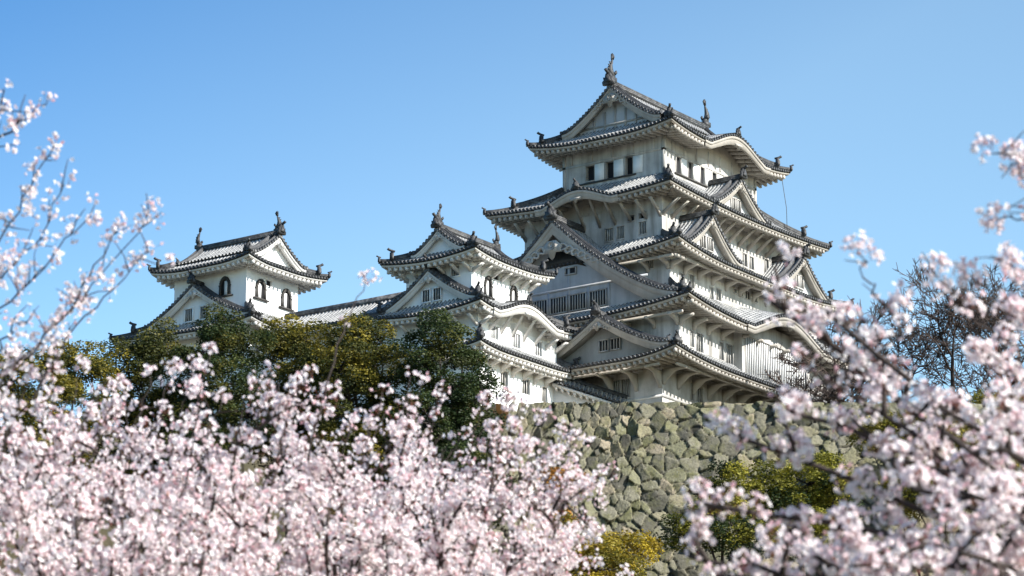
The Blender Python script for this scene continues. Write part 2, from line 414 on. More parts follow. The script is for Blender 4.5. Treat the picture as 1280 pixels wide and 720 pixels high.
        e = ev.build('eave', [mats[1]], o)
        # hip ridges
        C = {'SW': ('S', 0), 'SE': ('S', 1), 'NW': ('N', 0), 'NE': ('N', 1)}
        for cn, (sd, end) in C.items():
            if sd not in s.sides: continue
            fr, L = frame(sd, s.R); V, A, B = s.dims(sd); D = B if end else A
            t = np.linspace(0.0, 1.0, 9); u = t*D if not end else L-t*D; v = t*V
            z = s.top(sd, u, v)
            path = frv(fr, u, v, z)
            out = path[0]-path[1]; out[2] = 0; out /= np.linalg.norm(out)
            hb = MB()
            hb.ridge(path+np.array([0, 0, 0.06]), .62)
            i2 = 3
            hb.ridge(path[i2:]+np.array([0, 0, 0.26]), .62)
            hp = hb.build('hip_ridge', ['dark', 'ridge'], o)
            ob = MB(); oni(ob, path[0]+out*.05+np.array([0, 0, .10]), out, .55); ob.build('ridge_ornament', ['dark'], o)
            ob = MB(); oni(ob, path[i2]+out*.1+np.array([0, 0, .30]), out, .9); ob.build('ridge_ornament', ['dark'], o)
        s.o = o; return s

def gprof(h, curve=0.5):
    def f(s_):
        q = 1-np.abs(s_)
        return h*((1-curve)*q+curve*q*q)+0.22*np.clip((np.abs(s_)-.78)/.22, 0, 1)**2
    return f
def gable_slopes(mb, fr, uc, hw, z0, pf, vf, vb, P=PT):
    n = max(2, int(round((vb-vf)/P))); p = (vb-vf)/n
    ph = np.array([c[0] for c in CORR]); cz = np.array([c[1] for c in CORR])
    v = np.append((np.arange(n)[:, None]+ph[None]).ravel(), n)*p; cor = np.append(np.tile(cz, n), 0)
    for sg in (-1, 1):
        s_ = np.linspace(0.0, 1.0, 15)*sg
        vv = vf+v[:, None]+0*s_[None]; ss = s_[None]+0*v[:, None]
        z = z0+pf(ss)+cor[:, None]
        arc = np.abs(ss)*math.hypot(hw, float(pf(np.array(0.))))
        mb.grid(frv(fr, uc+ss*hw, vv, z), np.stack([(vv-vf)/p, -arc/.34], -1), 0)
        # underside
        mb.grid(frv(fr, uc+s_[None]*hw+0*np.array([[0], [1]]), np.array([[vf+.02], [vb]])+0*s_[None], z0+pf(s_)[None]-.13+0*np.array([[0], [1]])), None, 1)
def gable_front(root_part, fr, uc, hw, z0, pf, vf, mats, bw=0.5, wall_v=0.75, wins=(), zbase=None, pend=1.0, big=False, oscale=1.0, drop=0.0, wallmat=None, winmat='bar'):
    """verge tiles with their round ends, double bargeboard, gable wall, pendant; parented to root_part"""
    o3 = np.array(fr(0, -1, 0))-np.array(fr(0, 0, 0))
    mb = MB()
    s_ = np.linspace(-1, 1, 41); z = z0+pf(s_)
    mb.grid(np.stack([frv(fr, uc+s_*hw, 0*s_+vf, z+.10), frv(fr, uc+s_*hw, 0*s_+vf, z-.14), frv(fr, uc+s_*hw, 0*s_+vf+.3, z-.14)], 1), None, 1)
    arc = np.concatenate([[0], np.cumsum(np.hypot(np.diff(s_*hw), np.diff(z)))])
    nd = int(arc[-1]/.34)
    for i in range(nd+1):
        q = np.interp(i*arc[-1]/nd, arc, s_)
        disc(mb, fr(uc+q*hw, vf-.01, z0+float(pf(np.array(q)))+.03), o3, .135)
    for sg in (-1, 1):       # verge roll and descending ridge
        sl = np.linspace(0.02, 1.0, 13)*sg
        mb.sweep(frv(fr, uc+sl*hw, 0*sl+vf+.20, z0+pf(sl)+.04), rprof(.45), mat=0)
        sl = np.linspace(0.02, 0.93, 13)*sg
        mb.ridge(frv(fr, uc+sl*hw, 0*sl+vf+.82, z0+pf(sl)+.08), .62)
        e = sl[-1]
        if hw > 3: oni(mb, fr(uc+e*hw, vf+.82, z0+float(pf(np.array(e)))+.12), np.array(fr(sg, 0, 0))-np.array(fr(0, 0, 0)), .55, 1)
    mb.build('verge', ['dark', 'ridge'], root_part)
    bb = MB()
    def board(v0, v1, top, wdt, sm=1.0):
        t = z-top; bwid = wdt*(1.0+0.25*np.abs(s_))
        bb.grid(np.stack([frv(fr, uc+s_*hw*sm, 0*s_+v0, t), frv(fr, uc+s_*hw*sm, 0*s_+v0, t-bwid), frv(fr, uc+s_*hw*sm, 0*s_+v1, t-bwid), frv(fr, uc+s_*hw*sm, 0*s_+v1, t), frv(fr, uc+s_*hw*sm, 0*s_+v0, t)], 1), None, 0)
    board(vf+.05, vf+.22, .15, bw*.38); board(vf+.13, vf+.30, .15, bw); board(vf+.30, vf+wall_v, .16, bw*.55)
    bb.build('bargeboard', [mats[1]], root_part)
    wl = MB(); zb = z0-.5 if zbase is None else zbase
    # gable wall with openings left as raised frames
    sw = np.linspace(-.985, .985, 41)
    wl.grid(np.stack([frv(fr, uc+sw*hw, 0*sw+vf+wall_v, 0*sw+zb), frv(fr, uc+sw*hw, 0*sw+vf+wall_v, np.maximum(z0+pf(sw)-.3, zb+.01))], 1), None, 0)
    wl.build('gable_wall', [wallmat or mats[0]], root_part)
    for (u0, u1, za, zb_, nb) in wins:
        wm = MB(); window(wm, fr, u0, u1, za, zb_, vf+wall_v, nb, proud=True); wm.build('gable_window', ['void', winmat, mats[0]], root_part)
    if pend:
        pm = MB(); k = pend; zt = z0+float(pf(np.array(0.)))-.15-bw*1.05-drop
        pm.prism([(uc+a*k, zt+b*k) for a, b in [(-.22, .15), (-.55, -.15), (-.42, -.42), (-.2, -.40), (-.12, -.62), (0, -.75), (.12, -.62), (.2, -.40), (.42, -.42), (.55, -.15), (.22, .15)]], fr, vf+.02, vf+.16, 0)
        c = np.array(fr(uc, vf-.02, zt-.1*k))
        for rr_, dd in ((.2*k, 0), (.11*k, .07)):
            disc(pm, c+o3*dd, o3, rr_, 0, 10)
        for sg in (-1, 1):       # scrolls beside the pendant
            for j in range(7 if big else 3):
                a = np.linspace(0, 4.6, 12); r0 = (.30-.014*j)*k*np.linspace(1, .25, 12)
                cu = uc+sg*(.55+.34*j)*k; cz_ = zt-(.30+.02*j)*k-(.26*j*.55)*k
                pm.tube([fr(cu+sg*rr2*math.cos(aa), vf+.08, cz_+rr2*math.sin(aa)) for aa, rr2 in zip(a, r0)], .055*k, 5, 0)
                if j: pm.tube([fr(cu-sg*.36*k, vf+.08, cz_+.10*k), fr(cu, vf+.08, cz_+.16*k)], .05*k, 5, 0)
        pm.build('pendant', [mats[1]], root_part)
        if big:      # dark panel standing in for the recess shade behind the carved scrolls
            hm = MB(); hm.prism([(uc-2.6*k/1.7, zt-2.0*k/1.7), (uc-1.5*k/1.7, zt-1.0*k/1.7), (uc, zt-.3), (uc+1.5*k/1.7, zt-1.0*k/1.7), (uc+2.6*k/1.7, zt-2.0*k/1.7), (uc+1.2*k/1.7, zt-1.5*k/1.7), (uc, zt-1.75*k/1.7), (uc-1.2*k/1.7, zt-1.5*k/1.7)], fr, vf+wall_v-.06, vf+wall_v-.003, 0)
            hm.build('gable_shade_panel', ['timber'], root_part)

def gable(root, side, R, uc, hw, z0, h, vf, vb, mats, curve=.45, rs=.85, name='gable', zridge_len=None, **kw):
    fr, L = frame(side, R); pf = gprof(h, curve)
    g = MB(); gable_slopes(g, fr, uc, hw, z0, pf, vf, vb); go = g.build(name, ['tile', 'dark'], root)
    gable_front(go, fr, uc, hw, z0, pf, vf, mats, **kw)
    rm = MB(); rm.ridge([fr(uc, vf-.05, z0+h+.08), fr(uc, (vf+vb)/2, z0+h+.05), fr(uc, vb, z0+h+.05)], rs*1.1); rm.build('ridge', ['dark', 'ridge'], go)
    om = MB(); o3 = np.array(fr(0, -1, 0))-np.array(fr(0, 0, 0)); oni(om, fr(uc, vf-.12, z0+h+.18), o3, rs*1.15); om.build('ridge_ornament', ['dark'], go)
    return go

def fish(root, p, inward, s=1.0):
    """ridge-end fish: head down on the ridge, body arched up, forked tail in the air"""
    p = np.asarray(p, float); i = np.asarray(inward, float); i /= np.linalg.norm(i); sd = np.cross(i, [0, 0, 1.0])
    fr = lambda a, b, z: p+i*a*s+sd*b*s+np.array([0, 0, z*s])
    m = MB()
    path = [(.42, .18), (.22, .30), (.0, .42), (-.16, .70), (-.16, 1.05), (-.02, 1.38), (.10, 1.62), (.12, 1.78)]
    rad = [.10, .24, .30, .27, .21, .14, .09, .06]
    m.tube([fr(a, 0, z) for a, z in path], [r*s for r in rad], 8, 0)
    for a, b in ((.5, .55), (.15, .62), (-.25, .5), (.35, .2)):
        m.prism([(.10, 1.62), (.16+a*.55, 1.75+b*.5), (.10+a*.35, 1.85+b*.75), (.02+a*.1, 1.80)], lambda u, v, z: tuple(fr(u, v, z)), -.05, .05, 0)
    for z, a in ((.55, -.40), (.85, -.42), (1.15, -.34), (1.4, -.2)):
        m.prism([(a+.20, z-.14), (a-.12, z+.10), (a+.22, z+.12)], lambda u, v, z: tuple(fr(u, v, z)), -.04, .04, 0)
    for sg in (-1, 1):
        m.prism([(.12, .38), (.34, .62), (.22, .80), (.0, .55)], lambda u, v, z: tuple(fr(u, v, z)), sg*.22, sg*.36, 0)
    m.box((-.4, -.26, -.2), (.42, .26, .22), 0, lambda a, b, z: tuple(fr(a, b, z)))
    return m.build('fish_ornament', ['dark'], root)

def window(mb, fr, u0, u1, za, zb, v, nb, proud=False, depth=.3):
    """recessed dark opening behind thick vertical bars (materials: void, bar, plaster)"""
    if proud:
        mb.add([fr(u0, v-.02, za), fr(u1, v-.02, za), fr(u1, v-.02, zb), fr(u0, v-.02, zb)], [[0, 1, 2, 3]], 0)
        t = .09
        for a, b, c, d in ((u0-t, u1+t, za-t, za), (u0-t, u1+t, zb, zb+t), (u0-t, u0, za, zb), (u1, u1+t, za, zb)):
            mb.box((a, v-.15, c), (b, v-.002, d), 2, fr)
        vb0, vb1 = v-.12, v-.04
    else:
        mb.add([fr(u0-.02, v+depth, za-.02), fr(u1+.02, v+depth, za-.02), fr(u1+.02, v+depth, zb+.02), fr(u0-.02, v+depth, zb+.02)], [[0, 1, 2, 3]], 0)
        t = .07
        for a, b, c, d in ((u0-t, u1+t, za-t-.03, za-.003), (u0-t, u1+t, zb+.003, zb+t), (u0-t, u0-.003, za-.003, zb+.003), (u1+.003, u1+t, za-.003, zb+.003)):
            mb.box((a, v-.05, c), (b, v+.05, d), 2, fr)
        vb0, vb1 = v+.03, v+depth*.6
    w_ = u1-u0
    for i in range(nb):
        c = u0+w_*(i+1)/(nb+1); bw = min(.12, w_/(nb+1)*.30)
        mb.box((c-bw/2, vb0, za), (c+bw/2, vb1, zb), 1, fr)

RV = {'W': .30, 'S': .14, 'N': .14, 'E': .3}
def wall_box(root, R, z0, z1, openings, mat, sides='SWNE', bands=(), winmats=None, nm='wall', batter=0.0):
    """storey walls with real openings; openings[side] = [(u0,u1,za,zb,bars)]"""
    mb = MB()
    for side in sides:
        fr, L = frame(side, R); ops = openings.get(side, [])
        us = sorted(set([0, L]+[o[0] for o in ops]+[o[1] for o in ops])); zs = sorted(set([z0, z1]+[o[2] for o in ops]+[o[3] for o in ops]))
        for a, b in zip(us[:-1], us[1:]):
            for c, d in zip(zs[:-1], zs[1:]):
                um, zm = (a+b)/2, (c+d)/2
                if any(o[0] < um < o[1] and o[2] < zm < o[3] for o in ops): continue
                mb.add([fr(a, 0, c), fr(b, 0, c), fr(b, 0, d), fr(a, 0, d)], [[0, 1, 2, 3]], 0)
        for o in ops:
            a, b, c, d = o[:4]
            for q in (((a, c), (b, c)), ((b, c), (b, d)), ((b, d), (a, d)), ((a, d), (a, c))):
                mb.add([fr(q[0][0], 0, q[0][1]), fr(q[1][0], 0, q[1][1]), fr(q[1][0], RV[side], q[1][1]), fr(q[0][0], RV[side], q[0][1])], [[0, 1, 2, 3]], 0)
        for (sd, ua, ub, za, zb) in bands:
            if sd == side: mb.box((max(ua, -.04), -.05, za), (min(ub, L+.04), .01, zb), 0, fr)
    wo_ = mb.build(nm, [mat], root)
    for side in sides:
        fr, L = frame(side, R)
        for o in openings.get(side, []):
            wm = MB(); window(wm, fr, *o[:4], 0.0, o[4], depth=RV[side])
            wm.build('window', ['void', o[5] if len(o) > 5 else 'bar', mat], root)
    return wo_

def W_(side, R, px0, px1, py0, py1, nb, *extra):
    """opening on a wall face seen between two picture columns and rows"""
    x0, x1, y0, y1 = R
    if side == 'W':
        a = at(px0, (py0+py1)/2, x=x0); b = at(px1, (py0+py1)/2, x=x0); u = sorted((a[1]-y0, b[1]-y0))
        zt = at((px0+px1)/2, py0, x=x0)[2]; zb = at((px0+px1)/2, py1, x=x0)[2]
    else:
        a = at(px0, (py0+py1)/2, y=y0); b = at(px1, (py0+py1)/2, y=y0); u = sorted((a[0]-x0, b[0]-x0))
        zt = at((px0+px1)/2, py0, y=y0)[2]; zb = at((px0+px1)/2, py1, y=y0)[2]
    return (u[0], u[1], zb, zt, nb, *extra)

def brackets(root, t, wallR, sides, step, mat, kind='arm', low=1.5, reach=1.35, skip=0.0):
    """eave brackets, each a piece of its own, on the wall below tier t"""
    for side in sides:
        fr, L = frame(side, wallR); eR = t.R
        ovs = t.ov[0] if side in 'WE' else t.ov[1]; V = t.dims(side)[0]
        off = (wallR[2]-eR[2]) if side in 'WE' else (wallR[0]-eR[0])
        n = max(2, int(round(L/step))); bm = MB()
        zs = lambda v: t.z-.32-.25+0.42*t.rise*.62/V*v
        for i in range(n+1):
            u = min(max(i*L/n, .12), L-.12); b = MB()
            kzv = float(t.kz(side, np.array(u+off))) if kind == 'strut' else 0
            zo = zs(ovs-reach)-.02+kzv*.8
            if kind == 'arm':
                zi = zs(ovs)-low
                b.prism([(.02, zi), (-.16, zi+.04), (-.30, zi+.30), (-.30-.34*reach, zo-.30), (-.55-.34*reach, zo-.22), (-reach, zo-.18), (-reach, zo), (.02, zo)], lambda v, w_, z: fr(u+w_, v, z), -.12, .12)
            else:
                zi = zs(ovs)-low
                b.prism([(0, zi), (0, zi+.34), (-reach, zo+.05), (-reach-.2, zo-.02), (-reach, zo-.16)], lambda v, w_, z: fr(u+w_, v, z), -.10, .10)
            b.build('bracket', [mat], root)
        # purlin carried by the brackets
        zo = zs(ovs-reach)
        if kind == 'arm' and not any(k_[0] == side for k_ in t.karas):
            bm.box((-min(reach, 1.0), -reach+.10, zo-.14), (L+min(reach, 1.0), -reach+.30, zo+.06), 0, fr)
            bm.build('eave_purlin', [mat], root)
#==CASTLE==
# ================================================================== terrain and stone walls
def ground_z(x, y):
    s = (x-CAM[0])*math.cos(AZ)+(y-CAM[1])*math.sin(AZ); l = (x-CAM[0])*math.sin(AZ)-(y-CAM[1])*math.cos(AZ)
    t = np.clip((s-70)/(212-70), 0, 1); rise = 34.0*t*t*(3-2*t)
    up = np.clip((s-221.5)/3.0, 0, 1)*17.6
    fall = np.clip((np.abs(l)-170)/250, 0, 1); back = np.clip((s-330)/250, 0, 1)
    k2 = (1-fall*fall*(3-2*fall))*(1-back)
    return -57.6+(rise+up)*k2+0.25*np.sin(x*.21)*np.cos(y*.17)
a1 = np.concatenate([[-4000, -1500, -500], np.arange(-200, 60, 8), np.arange(60, 260, 2.5), np.arange(260, 700, 20), [1200, 2500, 6000]])
a2 = np.concatenate([[-5000, -2000, -900], np.arange(-500, -120, 20), np.arange(-120, 121, 6), np.arange(140, 520, 20), [900, 2000, 5000]])
gx = CAM[0]+a1[:, None]*math.cos(AZ)+a2[None]*math.sin(AZ); gy = CAM[1]+a1[:, None]*math.sin(AZ)-a2[None]*math.cos(AZ)
g = MB(); g.grid(np.stack([gx, gy, ground_z(gx, gy)], -1)); tag(g.build('ground', ['ground'], smooth=True), 'grassy castle hill sloping up to the foot of the stone walls', None, kind='structure')

def rubble(mb, p0, dirv, nrm, length, z0, z1, batter, cell=0.84, res=0.09, seed=1, top_jag=0.10, top=True):
    """battered dry-stone face: every stone bulges out of the joint lines"""
    rg = np.random.default_rng(seed)
    nx = int(length/res); nz = int((z1-z0)/res*1.02)
    W, H = np.meshgrid(np.linspace(0, length, nx), np.linspace(0, z1-z0, nz), indexing='ij')
    cx, cz = cell*1.2, cell*0.92
    gi, gj = np.floor(W/cx).astype(int), np.floor(H/cz).astype(int)
    NI, NJ = gi.max()+6, gj.max()+6
    jx = rg.uniform(-.48, .48, (NI, NJ)); jz = rg.uniform(-.46, .46, (NI, NJ)); wt = rg.uniform(-.42, .50, (NI, NJ)); tc = rg.uniform(0, 1, (NI, NJ)); tl = rg.normal(0, .10, (NI, NJ, 2))
    wx = W+0.05*np.sin(H*3.1+W*1.7)+.03*np.sin(H*7+1.3); wz = H+0.05*np.sin(W*2.7+H*2.1)+.025*np.sin(W*6.3)
    d1 = np.full(W.shape, 9.); d2 = np.full(W.shape, 9.); tint = np.zeros(W.shape); tx = np.zeros(W.shape); tz = np.zeros(W.shape)
    for di in (-2, -1, 0, 1, 2):
        for dj in (-2, -1, 0, 1, 2):
            i, j = gi+di+2, gj+dj+2
            sx = (gi+di+.5+.5*(np.mod(gj+dj, 2)))*cx+jx[i, j]*cx; sz = (gj+dj+.5)*cz+jz[i, j]*cz
            ddx, ddz = (wx-sx)/1.15, wz-sz
            d = np.sqrt(ddx**2+ddz**2)-wt[i, j]*cell*.62
            d2 = np.where(d < d1, d1, np.minimum(d2, d)); c = d < d1
            tint = np.where(c, tc[i, j], tint); tx = np.where(c, ddx*tl[i, j, 0]+ddz*tl[i, j, 1], tx); d1 = np.where(c, d, d1)
    e = np.clip((d2-d1)/(0.22*cell), 0, 1)
    blg = 0.24*cell*(1-(1-e)**4)+tx*2.4+0.012*rg.normal(0, 1, W.shape)*(e > .2)
    gap = np.clip(1.15-e/0.30, 0, 1)
    jag = top_jag*(0.6*np.sin(W*1.9+seed)+0.4*np.sin(W*4.3))*np.clip(H/(z1-z0)*6-5, 0, 1)
    nrm = np.asarray(nrm, float); dirv = np.asarray(dirv, float)
    depth = blg-batter*H*(1+0.0*H)
    P = np.asarray(p0)[None, None]+dirv*W[..., None]+nrm*depth[..., None]+np.array([0, 0, 1.])*(H+jag)[..., None]
    P[..., 2] += 0
    i = (np.arange(nx-1)[:, None]*nz+np.arange(nz-1)[None]).ravel()
    mb.add(P.reshape(-1, 3), np.stack([i, i+nz, i+nz+1, i+1], 1).tolist(), 0, None, tint.ravel()); mb.att2 = getattr(mb, 'att2', [])+[gap.ravel()]
    tp = P[:, -1]
    if not top: return
    mb.grid(np.stack([tp, tp-nrm*1.0+np.array([0, 0, .05]), tp-nrm*3.0+np.array([0, 0, -.6])], 1), None, 0, .5); mb.att2.append(np.zeros(nx*3))
def rubble_build(mb, name, mat, parent=None):
    o = mb.build(name, [mat], parent)
    a = o.data.attributes.new('gap', 'FLOAT', 'POINT'); a.data.foreach_set('value', np.concatenate(mb.att2).astype(np.float32)); return o
rd = np.array([RR[0], RR[1], 0]); fw = np.array([math.cos(AZ), math.sin(AZ), 0])
pc = at(649, 504, d=225)
bt = 0.26; zt, zb_ = pc[2], -25.0
mb = MB()
p0 = pc-fw*bt*(zt-zb_)-rd*bt*(zt-zb_)*1.05; p0[2] = zb_
rubble(mb, p0+rd*0.0, rd, -fw, 52, zb_, zt, bt, seed=3)
# cut the left end to the batter line by sliding the lower columns
me = mb.v[0]; wlen = 52
Wc = (me-p0)@rd; Hc = me[:, 2]-zb_
me += rd[None]*(bt*1.05*Hc*np.clip(1-Wc/14, 0, 1))[:, None]
mb.v[1] += rd[None]*(bt*1.05*(zt-zb_)*np.clip(1-((mb.v[1]-p0)@rd)/14, 0, 1))[:, None]
rubble(mb, p0+fw*30.0, -fw, -rd, 30, zb_, zt-.6, bt*1.05, seed=5, res=.2, top=False)
o = rubble_build(mb, 'stone_rampart', 'stone')
tag(o, 'tall battered rampart of mossy grey rubble stones below the main keep', 'stone wall')

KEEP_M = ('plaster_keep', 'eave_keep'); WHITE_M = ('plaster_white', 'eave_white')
# ================================================================== main keep
keep = thing('main_keep', (0, 0, -5), 'tall grey white castle keep of five stacked tiled roofs above the rampart', 'castle keep')
K1 = (-13.6, 12.2, -8.7, 9.2); K2 = (-12.8, 11.4, -9.75, 9.9); K3 = (-11.0, 11.2, -7.85, 7.9); K4 = (-9.65, 10.0, -6.35, 6.6); K5 = (-6.88, 7.0, -4.85, 4.75)
R1 = Tier((-16.4, 14.4, -11.75, 12.0), 1.2, K2, 1.35, (2.8, 3.05), lift=.65)
R2 = Tier((-14.7, 13.3, -11.9, 12.4), 5.5, K3, 2.7, (1.9, 2.15), lift=.75, karas=[('S', 14.7, 6.0, 1.75)])
R3 = Tier((-13.0, 13.2, -10.0, 10.0), 10.56, K4, 2.0, (2.0, 2.15), lift=.75)
R4 = Tier((-11.8, 12.5, -8.53, 8.95), 15.54, K5, 2.7, (2.15, 2.18), lift=.45, karas=[('W', 8.75, 3.7, 1.05)])
R5 = Tier((-8.9, 9.2, -6.9, 6.8), 21.58, (-6.5, 6.8, -4.7, 4.65), 1.45, (2.02, 2.05), lift=.55, karas=[('S', 9.9, 4.7, 1.45)])
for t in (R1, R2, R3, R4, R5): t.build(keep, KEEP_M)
pk = 'plaster_keep'
# storeys (window openings: left, right, bottom, top, bars)
op1 = {'W': [W_('W', K1, 764, 774.5, 476, 499, 3), W_('W', K1, 777, 787, 474, 497, 3)],
       'S': [W_('S', K1, 870.5, 878, 485, 503, 2), W_('S', K1, 863, 866.5, 480, 500, 1)]}
for x in (-1.5, 1.2, 5.0, 7.5): op1['S'].append((x+13.6, x+14.7, -2.6, -.6, 3))
wall_box(keep, K1, -5.3, R1.z+.2, op1, pk, bands=[('W', -1, 99, -2.0, -1.8), ('S', -1, 99, -2.0, -1.8)])
op2 = {'S': [W_('S', K2, 863.3, 867, 414, 434, 1), W_('S', K2, 870.5, 878.5, 417, 440, 2), W_('S', K2, 899.5, 904, 428, 450, 1), W_('S', K2, 908, 916, 431, 455, 2)], 'W': [(3.5, 4.6, 2.4, 3.6, 3), (5.2, 6.3, 2.4, 3.6, 3)]}
wall_box(keep, K2, .6, R2.z+.2, op2, pk)
op3 = {'W': [W_('W', K3, 807, 811, 326, 336, 1), W_('W', K3, 812, 816.5, 325, 335, 1)],
       'S': [W_('S', K3, 850, 854.3, 342, 358, 1), W_('S', K3, 861.5, 867, 343.5, 360, 2), W_('S', K3, 887.5, 891.5, 359, 374, 1), W_('S', K3, 895.5, 901, 361, 376, 1),
             W_('S', K3, 917.6, 920.6, 361, 366, 0), W_('S', K3, 925.7, 928.3, 365, 370, 0), W_('S', K3, 931.5, 938, 363.5, 374, 1), W_('S', K3, 939.5, 946, 367, 377, 1)]}
wall_box(keep, K3, 6.4, R3.z+.2, op3, pk)
op4 = {'W': [W_('W', K4, *q) for q in ((756.8, 765.8, 286, 301.5, 3), (771.5, 780, 283, 298.5, 3), (799, 807.5, 277, 292.5, 2), (785, 793, 269.5, 276, 0), (799, 807.5, 266, 273, 0), (729, 736.5, 257, 269, 2), (743.5, 752.5, 253, 265.5, 2))],
       'S': [W_('S', K4, 928.5, 933.5, 317.5, 333, 1), W_('S', K4, 937, 942, 321.5, 337, 1), (15.2, 15.9, 12.1, 13.4, 1), (16.3, 17.0, 12.1, 13.4, 1)]}
wall_box(keep, K4, 11.0, R4.z+.2, op4, pk)
op5 = {'W': [W_('W', K5, 733, 743, 207.5, 226, 0), W_('W', K5, 757.3, 767, 202, 223, 0), W_('W', K5, 782, 791, 196, 218, 0)], 'S': []}
zt5, zb5 = op5['W'][1][3], op5['W'][1][2]
for i in range(6): op5['S'].append((1.75+1.78*i, 2.40+1.78*i, zb5, zt5, 0))
u0, u1 = op5['W'][2][0], op5['W'][0][1]
wall_box(keep, K5, 16.5, R5.z+.2, op5, pk, bands=[('W', -1, 99, zt5+.08, zt5+.26), ('S', -1, 99, zt5+.08, zt5+.26)]+
         [('S', a, a+.16, zt5+.28, 21.2) for a in np.arange(1.1, 13.5, 1.78)]+[('W', a, a+.16, zt5+.28, 21.2) for a in np.arange(.9, 9.3, 1.95)]+
         [('S', -1, .25, 17, 21.2), ('W', -1, .25, 17, 21.2), ('S', 13.6, 99, 17, 21.2), ('W', 9.35, 99, 17, 21.2)])
for side, us in (('W', [(o[0], o[1]) for o in op5['W']]), ('S', [(o[0], o[1]) for o in op5['S']])):
    fr, L = frame(side, K5)
    sb = MB(); a, b = min(q[0] for q in us)-.3, max(q[1] for q in us)+.9
    sb.box((a, -.12, zb5-.14), (b, -.003, zb5-.02), 0, fr); sb.build('window_sill', ['timber'], keep)
    for q in us:
        s2 = MB(); s2.box((q[1]+.05, -.05, zb5), (q[1]+.85, -.003, zt5), 0, fr) if side == 'S' else s2.box((q[0]-.95, -.05, zb5), (q[0]-.06, -.003, zt5), 0, fr)
        s2.build('sliding_shutter', ['plaster_white'], keep)
# gables
pn = dict(mats=KEEP_M, wallmat='gable_keep')
gT = gable(keep, 'W', R5.R, 6.9-.03, 4.68, R5.z+1.45, 3.35, 1.6, 18.1-1.9, curve=.38, rs=1.05, name='gable_roof', bw=.50, wall_v=.8, pend=1.25, drop=.2, mats=KEEP_M, wallmat='gable_keep')
frE, _ = frame('E', R5.R); gable_front(gT, frE, 6.9-.03, 4.68, R5.z+1.45, gprof(3.35, .38), 1.6, KEEP_M, wall_v=.8, wallmat='gable_keep', pend=.85)
tb = MB(); fr, _ = frame('W', R5.R)
for u in (4.9, 5.9, 6.87, 7.85, 8.85): tb.box((u-.09, 2.33, R5.z+.9), (u+.09, 2.39, R5.z+1.45+(3.0-.62*abs(u-6.87))*.62), 0, fr)
tb.box((3.3, 2.32, R5.z+1.75), (10.4, 2.385, R5.z+1.9), 0, fr); tb.build('gable_timber', ['eave_keep'], gT)
zr = R5.z+1.45+3.35+.55
fish(gT, (-7.0, -.03, zr), (1, 0, 0), 1.0); fish(gT, (7.2, -.03, zr), (-1, 0, 0), .95)
gable(keep, 'S', R4.R, 11.5, 4.3, 15.5, 2.85, .55, 4.2, curve=.42, bw=.45, wins=[(10.9, 11.35, 15.9, 16.8, 1), (11.7, 12.15, 15.9, 16.8, 1)], pend=.6, **pn)
gable(keep, 'S', R3.R, 6.0, 4.1, 10.45, 3.1, .6, 4.2, curve=.42, bw=.45, wins=[(5.2, 5.75, 10.9, 11.9, 1), (6.25, 6.8, 10.9, 11.9, 1)], pend=.6, **pn)
gable(keep, 'S', R3.R, 19.9, 4.1, 10.35, 3.0, .6, 4.2, curve=.42, bw=.45, wins=[(19.3, 19.8, 10.9, 11.9, 1), (20.1, 20.6, 10.9, 11.9, 1)], pend=.6, **pn)
gB = gable(keep, 'W', R2.R, 12.95, 11.3, 5.75, 7.5, .75, 5.2, curve=.46, rs=1.1, name='great_gable', bw=.95, wall_v=1.0, pend=1.7, drop=.75, big=True, zbase=5.0,
      wins=[(u-.72, u+.72, 6.05, 7.25, 5) for u in (9.3, 11.15, 12.95, 14.75)]+[(11.35, 12.25, 9.0, 9.45, 0)], **pn)
fr, _ = frame('W', R2.R); tb = MB()
for za, hh in ((7.75, .16), (5.75, .14)): tb.box((4.8, 1.66, za), (21.0, 1.76, za+hh), 0, fr)
for u in (8.3, 10.2, 12.0, 13.9, 16.4): tb.box((u-.10, 1.69, 5.9), (u+.10, 1.76, 9.6 if u == 12.0 else 7.75), 0, fr)
tb.build('gable_timber', ['gable_keep'], gB)
gable(keep, 'W', R1.R, 11.75-4.35, 6.3, 1.45, 3.0, .55, 3.4, curve=.45, bw=.5, wall_v=1.25, wins=[(6.1, 6.85, 1.95, 2.75, 2), (7.15, 7.9, 1.95, 2.75, 2)], pend=.75, mats=KEEP_M, wallmat='gable_grey_shade')
# projecting lattice bay under the wavy gable of the second roof
bay = (-5.0, 5.2, K2[2]-.75, K2[2]+.1)
wall_box(keep, bay, .9, R2.z+.9, {'S': [(.5, 9.7, 1.1, 4.3, 34, 'bar_white')]}, pk, nm='lattice_bay')
# brackets
brackets(keep, R1, K1, 'SW', 2.2, 'eave_keep', 'arm', low=1.55, reach=2.1)
brackets(keep, R2, K2, 'SW', 2.1, 'eave_keep', 'arm', low=1.0, reach=1.25)
brackets(keep, R3, K3, 'SW', 2.0, 'eave_keep', 'arm', low=.95, reach=1.3)
brackets(keep, R4, K4, 'SW', 1.38, 'eave_keep', 'strut', low=1.5, reach=1.4)
cb = MB(); e = np.array((8.6, -6.4, 20.9)); cb.tube([e+(0, 0, 0), e+(.3, -.2, -2.5), e+(.5, -.1, -5.3)], .025, 5); cb.build('lightning_cable', ['timber'], keep)

